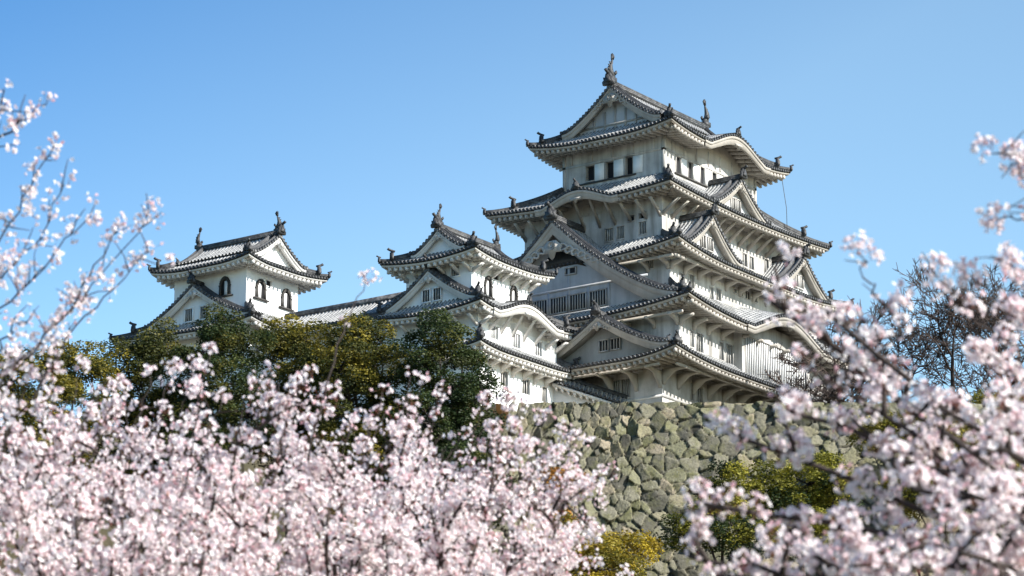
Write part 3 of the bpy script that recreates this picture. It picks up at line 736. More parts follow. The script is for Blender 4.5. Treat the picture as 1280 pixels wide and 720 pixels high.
# ================================================================== west small keep
sk = thing('small_keep', (-21, 3, -4), 'bright white three roofed small keep standing left of the main keep', 'castle keep')
P3 = (-26.0, -18.6, -.15, 5.9); P2 = (-26.3, -16.2, -.95, 6.9); P1 = (-26.1, -16.2, -.85, 6.9)
T3 = Tier((-27.5, -17.2, -1.6, 7.25), 7.72, (-25.7, -19.0, .5, 5.25), .95, (1.5, 1.45), lift=.40)
T2 = Tier((-27.8, -14.3, -2.3, 8.3), 3.6, P3, 1.5, (1.5, 1.35), lift=.45, karas=[('S', 6.1, 4.2, 1.2)])
T1 = Tier((-27.8, -14.3, -2.3, 8.3), .56, P2, .85, (1.7, 1.45), lift=.35)
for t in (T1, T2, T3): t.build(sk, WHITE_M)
pw = 'plaster_white'
wall_box(sk, P1, -4.3, T1.z+.2, {'S': [W_('S', P1, *q) for q in ((625.5, 635, 464, 483, 2), (652.5, 662, 474, 493, 2), (677, 684, 484, 503, 2))]}, pw)
wall_box(sk, P2, .2, T2.z+.2, {'S': [W_('S', P2, *q) for q in ((613.5, 622.5, 407.5, 424, 3, 'bar_white'), (640.5, 650, 417, 435, 3, 'bar_white'), (668, 677, 427, 445, 3, 'bar_white'), (640, 650, 399, 404, 0), (655, 664, 404.5, 410, 0))]}, pw)
wall_box(sk, P3, 3.4, T3.z+.2, {'W': [W_('W', P3, 564, 574, 333, 345, 3)], 'S': [W_('S', P3, 616, 624, 341, 350, 0)]}, pw)
def bell_window(root, fr, u, z, w_, h_, mat='plaster_white'):
    """cusped (flame-headed) window: dark opening, black rim studded round the edge, sill"""
    th = np.linspace(0, math.pi, 15); b = MB()
    oy = lambda k_: [(-w_*k_, 0), (-w_*k_*.96, h_*.55)]+[(-w_*k_*math.cos(t)*(.92-.18*math.sin(t)), h_*.55+h_*.47*k_*math.sin(t)**.8) for t in th[1:-1]]+[(w_*k_*.96, h_*.55), (w_*k_, 0)]
    o1, o2 = oy(.70), oy(1.0); n = len(o1)
    b.prism([(u+a, z+c) for a, c in o1], fr, -.03, .02, 0)
    for i in range(n-1):
        (a, c), (a2, c2), (e1, f1), (e2, f2) = o1[i], o1[i+1], o2[i], o2[i+1]
        b.hexa([fr(u+p_[0], v_, z+p_[1]) for v_ in (-.14, .0) for p_ in ((a, c), (a2, c2), (e2, f2), (e1, f1))], 1)
    for i in range(0, n, 1):
        disc(b, np.array(fr(u+o2[i][0], -.10, z+o2[i][1])), np.array(fr(0, -1, 0))-np.array(fr(0, 0, 0)), .07, 1, 6)
    b.hexa([fr(*q) for q in ((u-w_*1.45, -.2, z-.12), (u+w_*1.45, -.2, z-.12), (u+w_*1.45, 0, z-.12), (u-w_*1.45, 0, z-.12), (u-w_*1.45, -.2, z), (u+w_*1.45, -.2, z), (u+w_*1.45, 0, z), (u-w_*1.45, 0, z))], 1)
    b.box((u-.45*w_, -.06, z), (u+.1*w_, -.035, z+.8*h_), 2, fr)
    return b.build('bell_window', ['void', 'timber', mat], root)
fS, _ = frame('S', P3)
for px, py in ((609.5, 371), (641.5, 383)):
    q = at(px, py, y=P3[2]); bell_window(sk, fS, q[0]-P3[0], q[2], .48, 1.5)
pn = dict(mats=WHITE_M, wallmat='plaster_white')
g3 = gable(sk, 'W', T3.R, 4.45, 2.45, T3.z+.92, 1.75, 1.2, 9.1, curve=.38, rs=.85, name='gable_roof', bw=.38, wall_v=.55, pend=.45, **pn)
frE, _ = frame('E', T3.R); gable_front(g3, frE, 4.45, 2.45, T3.z+.92, gprof(1.75, .38), 1.2, WHITE_M, bw=.38, wall_v=.55, wallmat=pw, pend=.45)
zr = T3.z+.92+1.75+.42
fish(g3, (-26.0, 2.85, zr), (1, 0, 0), .70); fish(g3, (-18.7, 2.85, zr), (-1, 0, 0), .70)
gable(sk, 'W', T2.R, 5.45, 4.6, 4.0, 2.75, .75, 2.4, curve=.42, bw=.45, wall_v=.6, wins=[(4.6, 5.25, 4.4, 5.3, 2), (5.6, 6.25, 4.4, 5.3, 2)], pend=.65, rs=.8, **pn)
brackets(sk, T3, P3, 'SW', 1.2, 'eave_white', 'strut', low=.7, reach=.85)
brackets(sk, T2, P2, 'SW', 1.45, 'eave_white', 'strut', low=.95, reach=.95)
brackets(sk, T1, P1, 'SW', 1.45, 'eave_white', 'arm', low=.9, reach=1.0)
hb = MB(); hb.box((-26.95, 1.0, -1.75), (-26.1, 3.4, -1.6)); hb.box((-26.95, 1.0, -1.6), (-26.1, 3.4, -1.5)); hb.build('window_hood', [pw], sk)

# ================================================================== north-west small keep
ik = thing('corner_keep', (-22, 26, -3), 'white two roofed corner tower with black bell shaped windows, far left', 'castle tower')
Q3 = (-26.0, -19.7, 21.5, 28.9); Q2 = (-26.5, -17.5, 20.7, 31.8)
S3 = Tier((-27.5, -17.7, 20.0, 30.2), 10.75, (-26.2, -19.6, 21.5, 28.7), .75, (1.5, 1.5), lift=.40)
S2 = Tier((-28.0, -16.0, 19.2, 33.6), 5.55, Q3, 1.7, (1.5, 1.5), lift=.45)
for t in (S2, S3): t.build(ik, WHITE_M)
wall_box(ik, Q3, 5.6, S3.z+.2, {'S': [W_('S', Q3, 332.5, 339.5, 350.5, 358, 0)]}, pw)
wall_box(ik, Q2, -5.0, S2.z+.2, {}, pw)
fW, _ = frame('W', Q3); fS, _ = frame('S', Q3)
q = at(281.5, 369.5, x=Q3[0]); bell_window(ik, fW, q[1]-Q3[2], q[2], .55, 1.45)
for px, py in ((325, 373.5), (357, 385.5)):
    q = at(px, py, y=Q3[2]); bell_window(ik, fS, q[0]-Q3[0], q[2], .62, 1.5)
g3 = gable(ik, 'S', S3.R, 4.6, 3.35, S3.z+.72, 2.15, .75, 9.3, curve=.38, rs=.85, name='gable_roof', bw=.42, wall_v=.6, pend=.5, **pn)
frN, _ = frame('N', S3.R); gable_front(g3, frN, 4.6, 3.35, S3.z+.72, gprof(2.15, .38), .75, WHITE_M, bw=.42, wall_v=.6, wallmat=pw, pend=.5)
zr = S3.z+.72+2.15+.40
fish(g3, (-22.9, 21.0, zr), (0, 1, 0), .72); fish(g3, (-22.9, 29.2, zr), (0, -1, 0), .72)
gable(ik, 'W', S2.R, 6.75, 5.8, 5.95, 3.15, .75, 2.6, curve=.45, bw=.45, wall_v=.6, wins=[(5.55, 6.3, 6.3, 7.3, 3), (7.1, 7.85, 6.3, 7.3, 3)], pend=.75, rs=.8, **pn)

# ================================================================== corridor between the two white towers
cr = thing('connecting_corridor', (-23, 14, -3), 'long low tiled corridor building joining the two white towers', 'building')
CR = (-26.9, -19.1, 8.0, 19.8)
wall_box(cr, (-25.6, -20.4, 7.0, 20.6), -5.0, 3.9, {}, pw, sides='WE')
fC, _ = frame('S', CR); gm = MB(); pf = gprof(2.5, .25)
gable_slopes(gm, fC, 3.9, 3.9, 3.75, pf, 0, 11.8); co_ = gm.build('roof', ['tile', 'dark'], cr)
rm = MB(); rm.sweep([fC(3.9, -.2, 6.35), fC(3.9, 6, 6.32), fC(3.9, 12, 6.35)], rprof(.8), mat=1); rm.build('ridge', ['dark', 'ridge'], co_)
em = MB()
for i in range(33):
    disc(em, fC(0, .18+i*.36, 3.98), (-1, 0, 0), .135)
em.box((.05, 0, 3.45), (.3, 11.8, 3.72), 0, fC); em.build('eave', ['eave_white', 'dark'], co_)

# low roofed wall running down from the small keep to the main keep
rw = thing('roofed_wall', (-15.5, -3, -4), 'low tiled wall crouching between the white small keep and main keep', 'wall')
A = at(690, 476, x=-17.2); B = at(782, 506, x=-14.6)
ab = B-A; Lw = np.linalg.norm(ab); eu = ab/Lw; evv = np.array([-eu[1], eu[0], 0]); evv /= np.linalg.norm(evv); 
if evv@VV < 0: evv = -evv
fA = lambda u, v, z: tuple(A+eu*u+evv*v+np.array([0, 0, 1.0])*z)
gm = MB(); n = int(Lw/PT); p = Lw/n
u = np.append((np.arange(n)[:, None]+np.array([c[0] for c in CORR])[None]).ravel(), n)*p; cor = np.append(np.tile([c[1] for c in CORR], n), 0)
for sg in (0, 1):
    vv = np.linspace(0, 1.1, 6)[None]+0*u[:, None]; V2 = vv if sg == 0 else 2.2-vv
    P = np.array(A)+eu*u[:, None, None]+evv*V2[..., None]+np.array([0, 0, 1.0])*(.62*vv+cor[:, None])[..., None]
    gm.grid(P, np.stack([u[:, None]/p+0*vv, vv/.34], -1), 0)
for i in range(n): disc(gm, fA((i+.5)*p, 0, .03), -evv, .135)
gm.sweep([fA(0, 1.1, .72), fA(Lw/2, 1.1, .72), fA(Lw, 1.1, .72)], rprof(.6), mat=1)
gm.build('roof', ['tile', 'dark'], rw)
gm = MB(); gm.box((0, .06, -.32), (Lw, 2.1, -.12), 0, fA)
for i in range(int(Lw/.5)): gm.box((.2+i*.5, .1, -.5), (.4+i*.5, 2.1, -.32), 0, fA)
gm.build('eave', ['eave_white'], rw)
gm = MB(); gm.box((0, .8, -5.0), (Lw, 1.5, -.3), 0, fA); gm.build('wall', [pw], rw)

# stone footing of the small keep
mb = MB()
rubble(mb, (-28.2, -2.5, -10.5), (1, 0, 0), (0, -1, 0), 12, -10.5, -4.1, .22, cell=.8, res=.16, seed=9)
rubble(mb, (-27.6, 9.5, -10.5), (0, -1, 0), (-1, 0, 0), 12.2, -10.5, -4.1, .22, cell=.8, res=.16, seed=12)
o = rubble_build(mb, 'stone_footing', 'stone_tan'); tag(o, 'tan stone footing under the white small keep, beside the grey rampart', 'stone wall')
#==TREES==
# ================================================================== plants
def quads(name, Q, mats, mi, tint, parent, tubes=None):
    """one mesh from an (n,4,3) block of small faces"""
    n = len(Q); o0 = ORG[parent.name]; me = bpy.data.meshes.new(name)
    me.vertices.add(n*4); me.vertices.foreach_set('co', (Q-o0).reshape(-1).astype(np.float32))
    me.loops.add(n*4); me.loops.foreach_set('vertex_index', np.arange(n*4, dtype=np.int32))
    me.polygons.add(n); me.polygons.foreach_set('loop_start', np.arange(0, n*4, 4, dtype=np.int32)); me.polygons.foreach_set('loop_total', np.full(n, 4, np.int32))
    me.polygons.foreach_set('material_index', np.broadcast_to(mi, (n,)).astype(np.int32))
    a = me.attributes.new('tint', 'FLOAT', 'POINT'); a.data.foreach_set('value', np.repeat(np.clip(tint, 0, 1), 4).astype(np.float32))
    for m in mats: me.materials.append(M[m])
    me.update(calc_edges=True)
    o = bpy.data.objects.new(name, me); COL.objects.link(o); o.parent = parent; ORG[o.name] = o0; return o
def unit(v): return v/(np.linalg.norm(v, axis=-1, keepdims=True)+1e-9)
def basis(n):
    ref = np.where(np.abs(n[:, 2:3]) < .9, np.array([[0, 0, 1.]]), np.array([[1., 0, 0]]))
    a = unit(np.cross(n, ref)); return a, np.cross(n, a)

G1 = 'evergreen trees on the slope below the castle'
def leaf_tree(name, base, lobes, mat, label, cat='tree', group=None, leaf=.19, nl=290, sub=.95, seed=1, trunk=.25, dens=1.0, mats2=None, mix2=0.0):
    """tapered trunk, a limb into every lobe, and a crown of small leaf faces gathered in clumps; lobes: (centre, (rx, ry, rz))"""
    rg = np.random.default_rng(seed); base = np.asarray(base, float)
    r = thing(name, base, label, cat, group)
    tb = MB(); top = base*[1, 1, 0]+np.array([0, 0, base[2]*.45+.55*np.mean([l[0][2] for l in lobes])])
    mid = (base+top)/2+rg.normal(0, .25, 3)*[1, 1, 0]
    tb.tube([base-(0, 0, .3), base*.7+mid*.3, mid, top], [trunk*1.35, trunk, trunk*.85, trunk*.7], 9)
    if group == G1:      # lower boughs
        mz = min(l[0][2] for l in lobes); cx_, cy_ = np.mean([l[0][:2] for l in lobes], 0)
        lobes = list(lobes)+[(np.array([cx_+rg.uniform(-2, 2), cy_+rg.uniform(-2, 2), mz-dz]), (q_, q_, 1.5)) for dz, q_ in ((1.6, 2.6), (3.2, 2.5), (4.6, 2.0), (2.4, 2.2))]
    Q, T, MI = [], [], []
    for c, rad in lobes:
        c = np.asarray(c, float); rad = np.asarray(rad, float)
        tb.tube([top-(0, 0, .6), top*.45+c*.55-(0, 0, .3), c], [trunk*.5, trunk*.3, .05], 6)
        vol = rad.prod(); ns = max(5, int(7.5*vol**.62*dens))
        d = unit(rg.normal(0, 1, (ns, 3))); rr = rg.uniform(.25, 1.0, (ns, 1))**.45
        sc_ = c+d*rr*rad
        sr = sub*rg.uniform(.55, 1.15, ns)
        for k_ in range(0, ns, 3): tb.tube([c, c*.5+sc_[k_]*.5+rg.normal(0, .15, 3), sc_[k_]], [.06, .04, .02], 4)
        m = (nl*(sr/sub)**2).astype(int)
        idx = np.repeat(np.arange(ns), m); N_ = len(idx)
        dd = unit(rg.normal(0, 1, (N_, 3))*[1, 1, .8]+[0, 0, .25])
        P = sc_[idx]+dd*sr[idx][:, None]*rg.uniform(.35, 1.05, (N_, 1))**.6*[1, 1, .72]
        nrm = unit(dd*.7+rg.normal(0, .75, (N_, 3))+[0, 0, .35]); a, b = basis(nrm)
        s_ = leaf*rg.uniform(.55, 1.25, (N_, 1))
        Q.append(np.stack([P-a*s_*.5, P-b*s_*.32, P+a*s_*.5, P+b*s_*.32], 1))
        ct = rg.normal(.45, .20, ns); T.append(ct[idx]+rg.normal(0, .15, N_))
        m2 = rg.uniform(0, 1, ns) < mix2; MI.append(np.where(m2[idx], 1, 0))
    tb.build('trunk', ['bark'], r)
    quads('crown', np.concatenate(Q), [mat, mats2 or mat], np.concatenate(MI), np.concatenate(T), r)
    return r
def lobe(px, py, d, rx, rz, ry=None):
    return (at(px, py, d=d), (rx, ry or rx, rz))
def gbase(px, d):
    p = at(px, 600, d=d); return np.array([p[0], p[1], float(ground_z(p[0], p[1]))])
leaf_tree('evergreen_tree', gbase(80, 208), [lobe(50, 475, 208, 2.2, 2.0), lobe(95, 455, 209, 1.8, 1.6), lobe(118, 490, 207, 2.0, 2.0), lobe(12, 478, 207, 2.2, 2.0), lobe(70, 540, 206, 3.2, 2.6)], 'leaf_olive', 'olive yellow evergreen tree, the leftmost on the slope below the corner tower', group=G1, seed=2, mats2='leaf_mid', mix2=.3)
leaf_tree('evergreen_tree', gbase(185, 211), [lobe(160, 455, 211, 1.9, 1.6), lobe(205, 440, 212, 2.0, 1.6), lobe(180, 495, 210, 2.8, 2.2), lobe(215, 520, 210, 2.4, 2.2), lobe(150, 540, 209, 2.4, 2.4)], 'leaf_mid', 'dull green evergreen tree under the left gable of the corner tower', group=G1, seed=3, mats2='leaf_olive', mix2=.2)
leaf_tree('evergreen_tree', gbase(282, 208), [lobe(277, 412, 208, 1.55, 1.35), lobe(255, 440, 207, 1.8, 1.6), lobe(305, 438, 209, 1.5, 1.5), lobe(280, 480, 207, 2.6, 2.2), lobe(310, 520, 206, 2.4, 2.4), lobe(255, 540, 206, 2.6, 2.4)], 'leaf_mid', 'brownish dark evergreen tree rising in front of the corner tower wall', group=G1, seed=4, mats2='leaf_dark', mix2=.5)
leaf_tree('evergreen_tree', gbase(360, 212), [lobe(352, 422, 212, 1.35, 1.5), lobe(385, 425, 211, 1.4, 1.3), lobe(365, 455, 211, 2.2, 1.8), lobe(405, 480, 210, 2.2, 2.2), lobe(350, 510, 209, 2.6, 2.4)], 'leaf_mid', 'mixed olive and green evergreen tree below the low tiled corridor', group=G1, seed=5, mats2='leaf_olive', mix2=.35)
leaf_tree('evergreen_tree', gbase(455, 207), [lobe(440, 425, 207, 1.7, 1.4), lobe(472, 425, 208, 1.4, 1.3), lobe(425, 460, 206, 2.3, 1.8), lobe(475, 470, 206, 2.2, 2.0), lobe(440, 510, 205, 2.8, 2.4), lobe(490, 530, 205, 2.2, 2.4)], 'leaf_mid', 'broad olive topped evergreen tree left of the darkest tree', group=G1, seed=6, mats2='leaf_olive', mix2=.45)
leaf_tree('evergreen_tree', gbase(560, 204), [lobe(548, 418, 204, 1.5, 1.3), lobe(580, 440, 205, 1.3, 1.5), lobe(525, 450, 204, 1.8, 1.8), lobe(565, 480, 204, 2.4, 2.2), lobe(600, 510, 204, 1.5, 1.5), lobe(540, 530, 203, 2.8, 2.4), lobe(585, 560, 203, 2.0, 1.8)], 'leaf_dark', 'darkest green evergreen tree against the white wall of the small keep', group=G1, seed=7, mats2='leaf_mid', mix2=.15)
G2 = 'yellow green bushes by the rampart'
leaf_tree('evergreen_bush', gbase(1000, 208), [lobe(1010, 605, 208, 2.6, 2.2), lobe(965, 610, 208, 1.8, 1.8), lobe(1045, 620, 207, 1.8, 1.8), lobe(990, 655, 206, 3.0, 2.0)], 'leaf_lime', 'lime green leafy tree in front of the rampart at right', 'tree', G2, seed=8, mats2='leaf_dark', mix2=.18)
leaf_tree('evergreen_bush', gbase(900, 206), [lobe(905, 610, 206, 1.6, 1.5), lobe(880, 660, 205, 1.7, 1.8), lobe(925, 670, 205, 1.8, 1.8), lobe(850, 665, 205, 1.0, 1.2)], 'leaf_lime', 'darker green leafy tree low against the middle of the rampart', 'tree', G2, seed=9, mats2='leaf_dark', mix2=.55)
for px, py, d, s_, lb, sd in ((1230, 515, 232, 1.9, 'olive bush growing on top of the rampart at the far right', 10), (1130, 535, 219, 1.5, 'olive bush hugging the rampart face under the bare trees', 13), (1180, 600, 214, 2.2, 'large olive bush low on the slope at far right', 15)):
    c = at(px, py, d=d); leaf_tree('evergreen_bush', (c[0], c[1], min(float(ground_z(c[0], c[1])), c[2]-2)), [lobe(px, py, d, s_*1.3, s_*.8), lobe(px+40, py+5, d+1, s_*1.2, s_*.8), lobe(px-45, py+15, d, s_, s_*.8), lobe(px+75, py+12, d, s_*1.1, s_*.8)], 'leaf_olive', lb, 'bush', G2, seed=sd, trunk=.1, mats2='leaf_lime', mix2=.25)
leaf_tree('golden_tree', gbase(745, 200), [lobe(745, 690, 200, 1.8, 1.0), lobe(795, 688, 201, 1.4, .9), lobe(695, 692, 199, 1.7, 1.1), lobe(760, 715, 199, 2.2, 1.2), lobe(730, 735, 199, 2.6, 1.5)], 'leaf_gold', 'golden yellow leafed tree in front of the foot of the rampart', 'tree', seed=11, trunk=.2, mats2='leaf_olive', mix2=.25)
leaf_tree('rust_leaved_tree', gbase(705, 206), [lobe(692, 600, 206, .5, .6), lobe(724, 606, 206, .5, .6), lobe(705, 645, 205, 1.0, 1.0)], 'leaf_rust', 'small rust orange leafed tree before the left end of the rampart', 'tree', seed=12, trunk=.12, dens=.8, mats2='leaf_olive', mix2=.3)

# bare trees behind the rampart, right of the main keep
def bare_tree(base, height, spread, label, seed, levels=6, tw=.30):
    rg = np.random.default_rng(seed); r = thing('bare_tree', base, label, 'tree', 'leafless trees right of the main keep')
    tb = MB(); cr_ = MB(); base = np.asarray(base, float)
    def grow(p, d, ln, rad, lv):
        n = 4; pts = [p]
        for i in range(n-1):
            d = unit(d+rg.normal(0, .13, 3)+[0, 0, .04]); pts.append(pts[-1]+d*ln/(n-1))
        (tb if lv > levels-3 else cr_).tube(pts, np.linspace(rad, rad*.68, n), 6 if lv > levels-2 else 3)
        if lv == 0: return
        k_ = 3 if lv > 1 else 4
        for i in range(k_):
            t = 1.0 if i == 0 else rg.uniform(.35, 1.0); q = pts[min(n-1, int(t*(n-1)+.5))]
            nd = unit(d+rg.normal(0, .30 if i == 0 else .62, 3)*[spread, spread, .8]+[0, 0, .05])
            grow(q, nd, ln*rg.uniform(.60, .84), max(rad*.58, .030), lv-1)
    grow(base-(0, 0, .3), np.array([rg.normal(0, .12), rg.normal(0, .12), 1.]), height*tw, height*.018, levels)
    tb.build('trunk', ['bark'], r); cr_.build('twig_crown', ['twig'], r)
def tb_(px, d): p = at(px, 505, d=d); return (p[0], p[1], float(ground_z(p[0], p[1])))
bare_tree(tb_(1068, 240), 12.5, 1.35, 'low brown leafless tree brushing the right corner of the main keep', 21, tw=.27, levels=7)
bare_tree(tb_(1040, 236), 7.5, 1.35, 'smallest leafless tree standing before the lattice bay of the main keep', 26, tw=.26, levels=7)
bare_tree(tb_(1135, 246), 17, 1.3, 'leafless dark tree between the brown one and the tall pair', 22, tw=.28, levels=7)
bare_tree(tb_(1185, 243), 18, 1.3, 'tall wide leafless tree rising over the olive bush', 23, tw=.28, levels=7)
bare_tree(tb_(1270, 240), 18, 1.3, 'leafless tree cut by the right border of the photo', 24, tw=.28, levels=7)

# ------------------------------------------------------------------ cherry trees in the foreground
def flowers(C, OUT, per, rad, size, rg):
    """C cluster centres, OUT outward directions; returns petal and calyx faces"""
    n = len(C); cnt = rg.poisson(per*rg.uniform(.5, 1.4, n)).clip(1, 26); idx = np.repeat(np.arange(n), cnt); m = len(idx)
    dn = unit(rg.normal(0, 1, (m, 3))+.35*OUT[idx]+[0, 0, .15])
    P = C[idx]+dn*rad*rg.uniform(.65, 1.25, (m, 1)); s = size*rg.uniform(.72, 1.12, m)
    bud = rg.uniform(0, 1, m) < .10
    nrm = unit(dn+rg.normal(0, .35, (m, 3))); a, b = basis(nrm); ph = rg.uniform(0, 6.28, m)
    op = np.where(bud, .35, rg.uniform(.75, 1.05, m))[:, None]       # how far the flower is open
    Q, T = [], []
    tf = rg.normal(.62, .20, m)-.45*bud
    for k_ in range(5):
        th = ph+k_*2*math.pi/5
        dr = a*np.cos(th)[:, None]+b*np.sin(th)[:, None]; sd = -a*np.sin(th)[:, None]+b*np.cos(th)[:, None]
        h = s[:, None]*.5; cup = (1.15-op)*1.6
        Q.append(np.stack([P+dr*h*.06, P+dr*h*.62*op+sd*h*.42+nrm*h*(.22+cup*.5), P+dr*h*1.0*op+nrm*h*(.20+cup), P+dr*h*.62*op-sd*h*.42+nrm*h*(.22+cup*.5)], 1)); T.append(tf+rg.normal(0, .10, m))
    c = C[idx]; w_ = s[:, None]*.075
    pd = np.stack([P+nrm*.002-a*w_, c, P+nrm*.002+a*w_, P+nrm*s[:, None]*.14], 1)
    return np.concatenate(Q), np.concatenate(T), pd, rg.uniform(0, 1, m)
def curve(p0, p1, sag, rg, n=9, wob=.05):
    t = np.linspace(0, 1, n)[:, None]; L = np.linalg.norm(p1-p0)
    mid = (p0+p1)/2+np.array([0, 0, sag*L])+rg.normal(0, .06*L, 3)
    P = (1-t)**2*p0+2*t*(1-t)*mid+t*t*p1
    P[1:-1] += rg.normal(0, wob*L/n, (n-2, 3)); return P
def cherry(base, fork, targets, label, seed, sub=(9, .55, 1.1), twig=(6, .18, .45), step=.075, per=6.5, rad=.042, size=.036, limb=.045, start=.35, shoots=(), trunk=.13, up=.35, bare=.25):
    rg = np.random.default_rng(seed); base = np.asarray(base, float); fork = np.asarray(fork, float)
    r = thing('cherry_tree', base, label, 'cherry tree', 'blossoming cherry trees in the foreground')
    tb = MB(); tb.tube(curve(base-(0, 0, .2), fork, 0, rg, 6), np.linspace(trunk*1.4, trunk, 6), 9)
    C, O = [], []
    def spur(P, t0, keep=1.0):
        seg = np.linalg.norm(np.diff(P, axis=0), axis=1); L = seg.sum(); cum = np.concatenate([[0], np.cumsum(seg)])
        k_ = max(1, int(L*(1-t0)/step))
        for x in np.linspace(t0, 1, k_)*L+rg.normal(0, step*.25, k_):
            if rg.uniform() > keep: continue
            p = np.array([np.interp(x, cum, P[:, i]) for i in range(3)]); o = unit(rg.normal(0, 1, 3)+[0, 0, .4])
            C.append(p+o*rg.uniform(.012, .045)); O.append(o)
    def twigs(P, n, l0, l1, keep):
        d = unit(P[-1]-P[0])
        for i in range(n):
            t = rg.uniform(.15, 1.0); k_ = min(len(P)-2, int(t*(len(P)-1))); f = t*(len(P)-1)-k_
            q = P[k_]*(1-f)+P[k_+1]*f
            e = q+unit(d*.55+rg.normal(0, .6, 3)+[0, 0, up])*rg.uniform(l0, l1)
            T_ = curve(q, e, .04, rg, 5); tb.tube(T_, np.linspace(.004, .002, 5), 3); spur(T_, .12, keep)
    for tg in targets:
        tg = np.asarray(tg, float); L_ = curve(fork+rg.normal(0, .08, 3), tg, rg.uniform(.04, .14), rg, 13)
        tb.tube(L_, np.linspace(limb, .008, 13), 6); spur(L_, .7, .8)
        d = unit(L_[-1]-L_[6])
        for i in range(sub[0]):
            t = start+(1-start)*(i+rg.uniform(0, 1))/sub[0]; k_ = min(11, int(t*12)); q = L_[k_]+(L_[k_+1]-L_[k_])*(t*12-k_)
            e = q+unit(d*.5+rg.normal(0, .62, 3)+[0, 0, up])*rg.uniform(sub[1], sub[2])*(1.15-.5*t)
            S_ = curve(q, e, .06, rg, 7); tb.tube(S_, np.linspace(.013, .005, 7), 4); spur(S_, .2, .85)
            twigs(S_, twig[0], twig[1], twig[2], .92)
    for path, kp, nt in shoots:
        P = np.asarray(path, float); n = len(P)
        P = np.array([[np.interp(x, np.arange(n), P[:, i]) for i in range(3)] for x in np.linspace(0, n-1, 14)])
        P[1:-1] += rg.normal(0, .012, (12, 3))
        tb.tube(P, np.linspace(.006, .0025, 14), 5); spur(P, .12, kp); twigs(P, nt, .05, .16, kp)
        C.append(P[-1]+np.array([0, 0, .01])); O.append(np.array([0, 0, 1.]))
    C, O = np.array(C), np.array(O)
    pq, pt, cq, ct = flowers(C, O, per, rad, size, rg)
    tb.build('branches', ['bark'], r)
    quads('blossoms', np.concatenate([pq, cq]), ['petal', 'calyx'], np.concatenate([np.zeros(len(pq)), np.ones(len(cq))]), np.concatenate([pt, ct]), r)
    return r
def gnd(px, d):
    p = at(px, 900, d=d); return np.array([p[0], p[1], float(ground_z(p[0], p[1]))])
def fk(px, d, h): p = gnd(px, d); return p+np.array([0, 0, h])
T_ = lambda L: [at(a, b, d=c) for a, b, c in L]
cherry(gnd(210, 16.4), fk(210, 16.4, 1.7), T_([(15, 536, 16), (80, 556, 17.5), (150, 561, 16.8), (225, 536, 18), (300, 536, 16.5), (270, 606, 15.7), (360, 556, 17.5), (340, 620, 16), (95, 626, 15.6), (30, 640, 14.8), (180, 640, 15), (140, 700, 14.6), (255, 690, 14.8), (345, 720, 15.2), (20, 730, 14.3), (230, 616, 17), (60, 596, 16.4), (130, 606, 17.4), (310, 660, 17), (400, 606, 18)]),
       'large pale pink cherry tree filling the lower left corner', 31, sub=(11, .30, .66), twig=(6, .12, .32), step=.082, per=11, rad=.040, up=.12, start=.45, shoots=[(T_([(385, 576, 17), (425, 420, 17.2), (457, 350, 17.4)]), .22, 0)]+
       [(T_([(x-50, 640, d), (x-18, 560, d), (x+8, y, d)]), .6, 3) for x, y, d in ((60, 485, 16.5), (140, 480, 17), (205, 462, 17.5), (255, 440, 17), (310, 478, 17.5), (270, 500, 16), (400, 492, 18), (25, 470, 15.5), (10, 440, 15.8), (95, 462, 16.8), (235, 455, 17.8), (330, 462, 17.6), (365, 480, 17), (180, 470, 17))])
cherry(gnd(530, 17.8), fk(530, 17.8, 1.7), T_([(430, 576, 17.5), (410, 640, 16.2), (500, 586, 18), (480, 620, 16.8), (560, 596, 18.5), (555, 640, 17), (620, 601, 18.6), (600, 670, 17.2), (660, 620, 18.8), (650, 690, 17.8), (440, 700, 16), (520, 715, 16.4), (600, 730, 17), (705, 626, 19.2), (460, 606, 18.6), (530, 616, 19.2), (590, 626, 19.5), (680, 601, 19.4)]),
       'pale pink cherry tree at lower centre in front of the darkest evergreen', 32, sub=(11, .28, .60), twig=(6, .12, .32), step=.082, per=11, rad=.040, up=.12, start=.45,
       shoots=[(T_([(x-60, 650, d), (x-20, 580, d), (x+8, y, d)]), .6, 3) for x, y, d in ((440, 521, 18), (490, 531, 18), (520, 478, 18.5), (575, 541, 19), (600, 500, 19), (650, 556, 19), (700, 536, 19.5), (730, 556, 19.5), (645, 512, 18.8), (675, 520, 19), (715, 545, 19.2), (690, 570, 18.6), (655, 560, 18.4), (625, 505, 18.6), (505, 470, 18.2), (545, 490, 18.4), (470, 490, 18))]+[(T_([(690, 640, 19), (735, 606, 19.2), (765, 591, 19.4)]), .7, 3)])
S_ = lambda L, d: [at(a, b, d=d) for a, b in L]
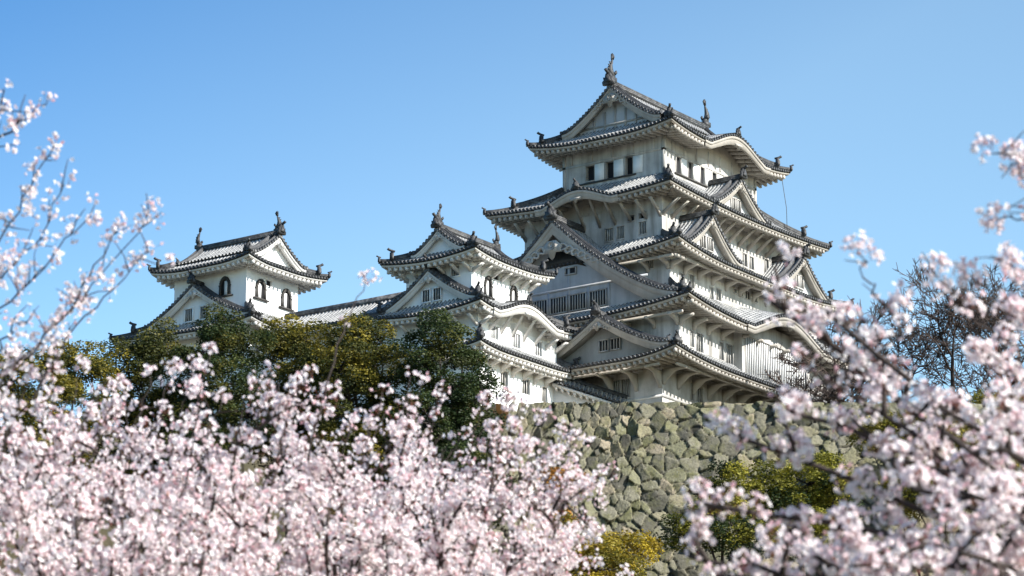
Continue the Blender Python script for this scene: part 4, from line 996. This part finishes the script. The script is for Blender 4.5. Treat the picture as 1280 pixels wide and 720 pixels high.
cherry(gnd(-120, 15), fk(-120, 15, 2.0), T_([(-60, 520, 15), (-110, 380, 15.2), (-70, 600, 14.5), (-150, 460, 15), (-60, 680, 14.6)]), 'young cherry tree with long thin sparsely flowered shoots at the left edge', 33,
       shoots=[(S_([(-50, 460), (0, 305), (35, 240), (70, 178)], 15), .88, 9), (S_([(-60, 440), (0, 385), (60, 325), (120, 252)], 14.8), .88, 9), (S_([(-60, 560), (38, 440), (110, 365), (188, 262)], 15.2), .88, 13),
               (S_([(20, 520), (90, 418), (140, 362), (193, 312)], 15.4), .88, 9), (S_([(30, 450), (90, 378), (125, 320), (150, 282)], 15.1), .88, 7), (S_([(-60, 250), (0, 172), (30, 150), (60, 124)], 14.6), .85, 6),
               (S_([(-40, 200), (0, 150), (6, 112)], 14.6), .85, 4), (S_([(-60, 420), (0, 345), (50, 300), (80, 230)], 15), .88, 9), (S_([(0, 440), (20, 400), (35, 405)], 15), .6, 2), (S_([(-40, 540), (0, 470), (45, 432)], 14.9), .25, 1)], sub=(6, .2, .45), rad=.030, per=5, step=.052, size=.033)
cherry(gnd(1850, 11.6), fk(1850, 11.6, 2.9), T_([(960, 374, 12.3), (1030, 388, 12), 
        (1070, 500, 11.6), (985, 515, 11.6), (905, 540, 11.8), (880, 630, 11.2), (860, 695, 11.2), (1130, 575, 10.8), (1010, 690, 10.8), (940, 705, 11), (1180, 540, 10.8), (1200, 615, 10.4), (1250, 560, 10.2),
        (1275, 650, 10), (1160, 680, 10.3), (1080, 700, 10.5), (1240, 700, 10), (1200, 690, 9.8), (1140, 610, 10.6), (1240, 610, 10.1), (1120, 710, 9.9), (1000, 730, 10.4), (900, 720, 11), (1270, 540, 10.5), (1160, 500, 11.2)]), 'white flowering cherry tree reaching in from the lower right with loose round flower clusters', 34, sub=(8, .10, .30), twig=(2, .05, .12), step=.135, per=17, rad=.043, size=.036, start=.42, limb=.022, up=.1,
       shoots=[(S_([(1420, 520), (1240, 420), (1165, 332)], 12), .75, 7), (S_([(1420, 480), (1300, 400), (1205, 345)], 11.6), .75, 8), (S_([(1420, 430), (1330, 370), (1258, 325)], 11.2), .85, 8), (S_([(1420, 460), (1330, 420), (1262, 395)], 11), .85, 7),
        (S_([(1420, 560), (1300, 470), (1150, 420), (1090, 425)], 11.4), .55, 7), (S_([(1420, 540), (1320, 500), (1225, 445)], 11.2), .7, 6), (S_([(1420, 600), (1330, 540), (1250, 495)], 11), .8, 7), (S_([(1125, 400), (1090, 360), (1076, 308)], 12), .9, 3), (S_([(1390, 330), (1310, 250), (1262, 205)], 11.5), .9, 6), (S_([(1390, 300), (1310, 268), (1245, 275)], 11.5), .95, 5), (S_([(1390, 240), (1310, 205), (1240, 192)], 11.4), .6, 2), (S_([(1100, 520), (1030, 470), (1003, 452)], 11.6), .4, 1)])
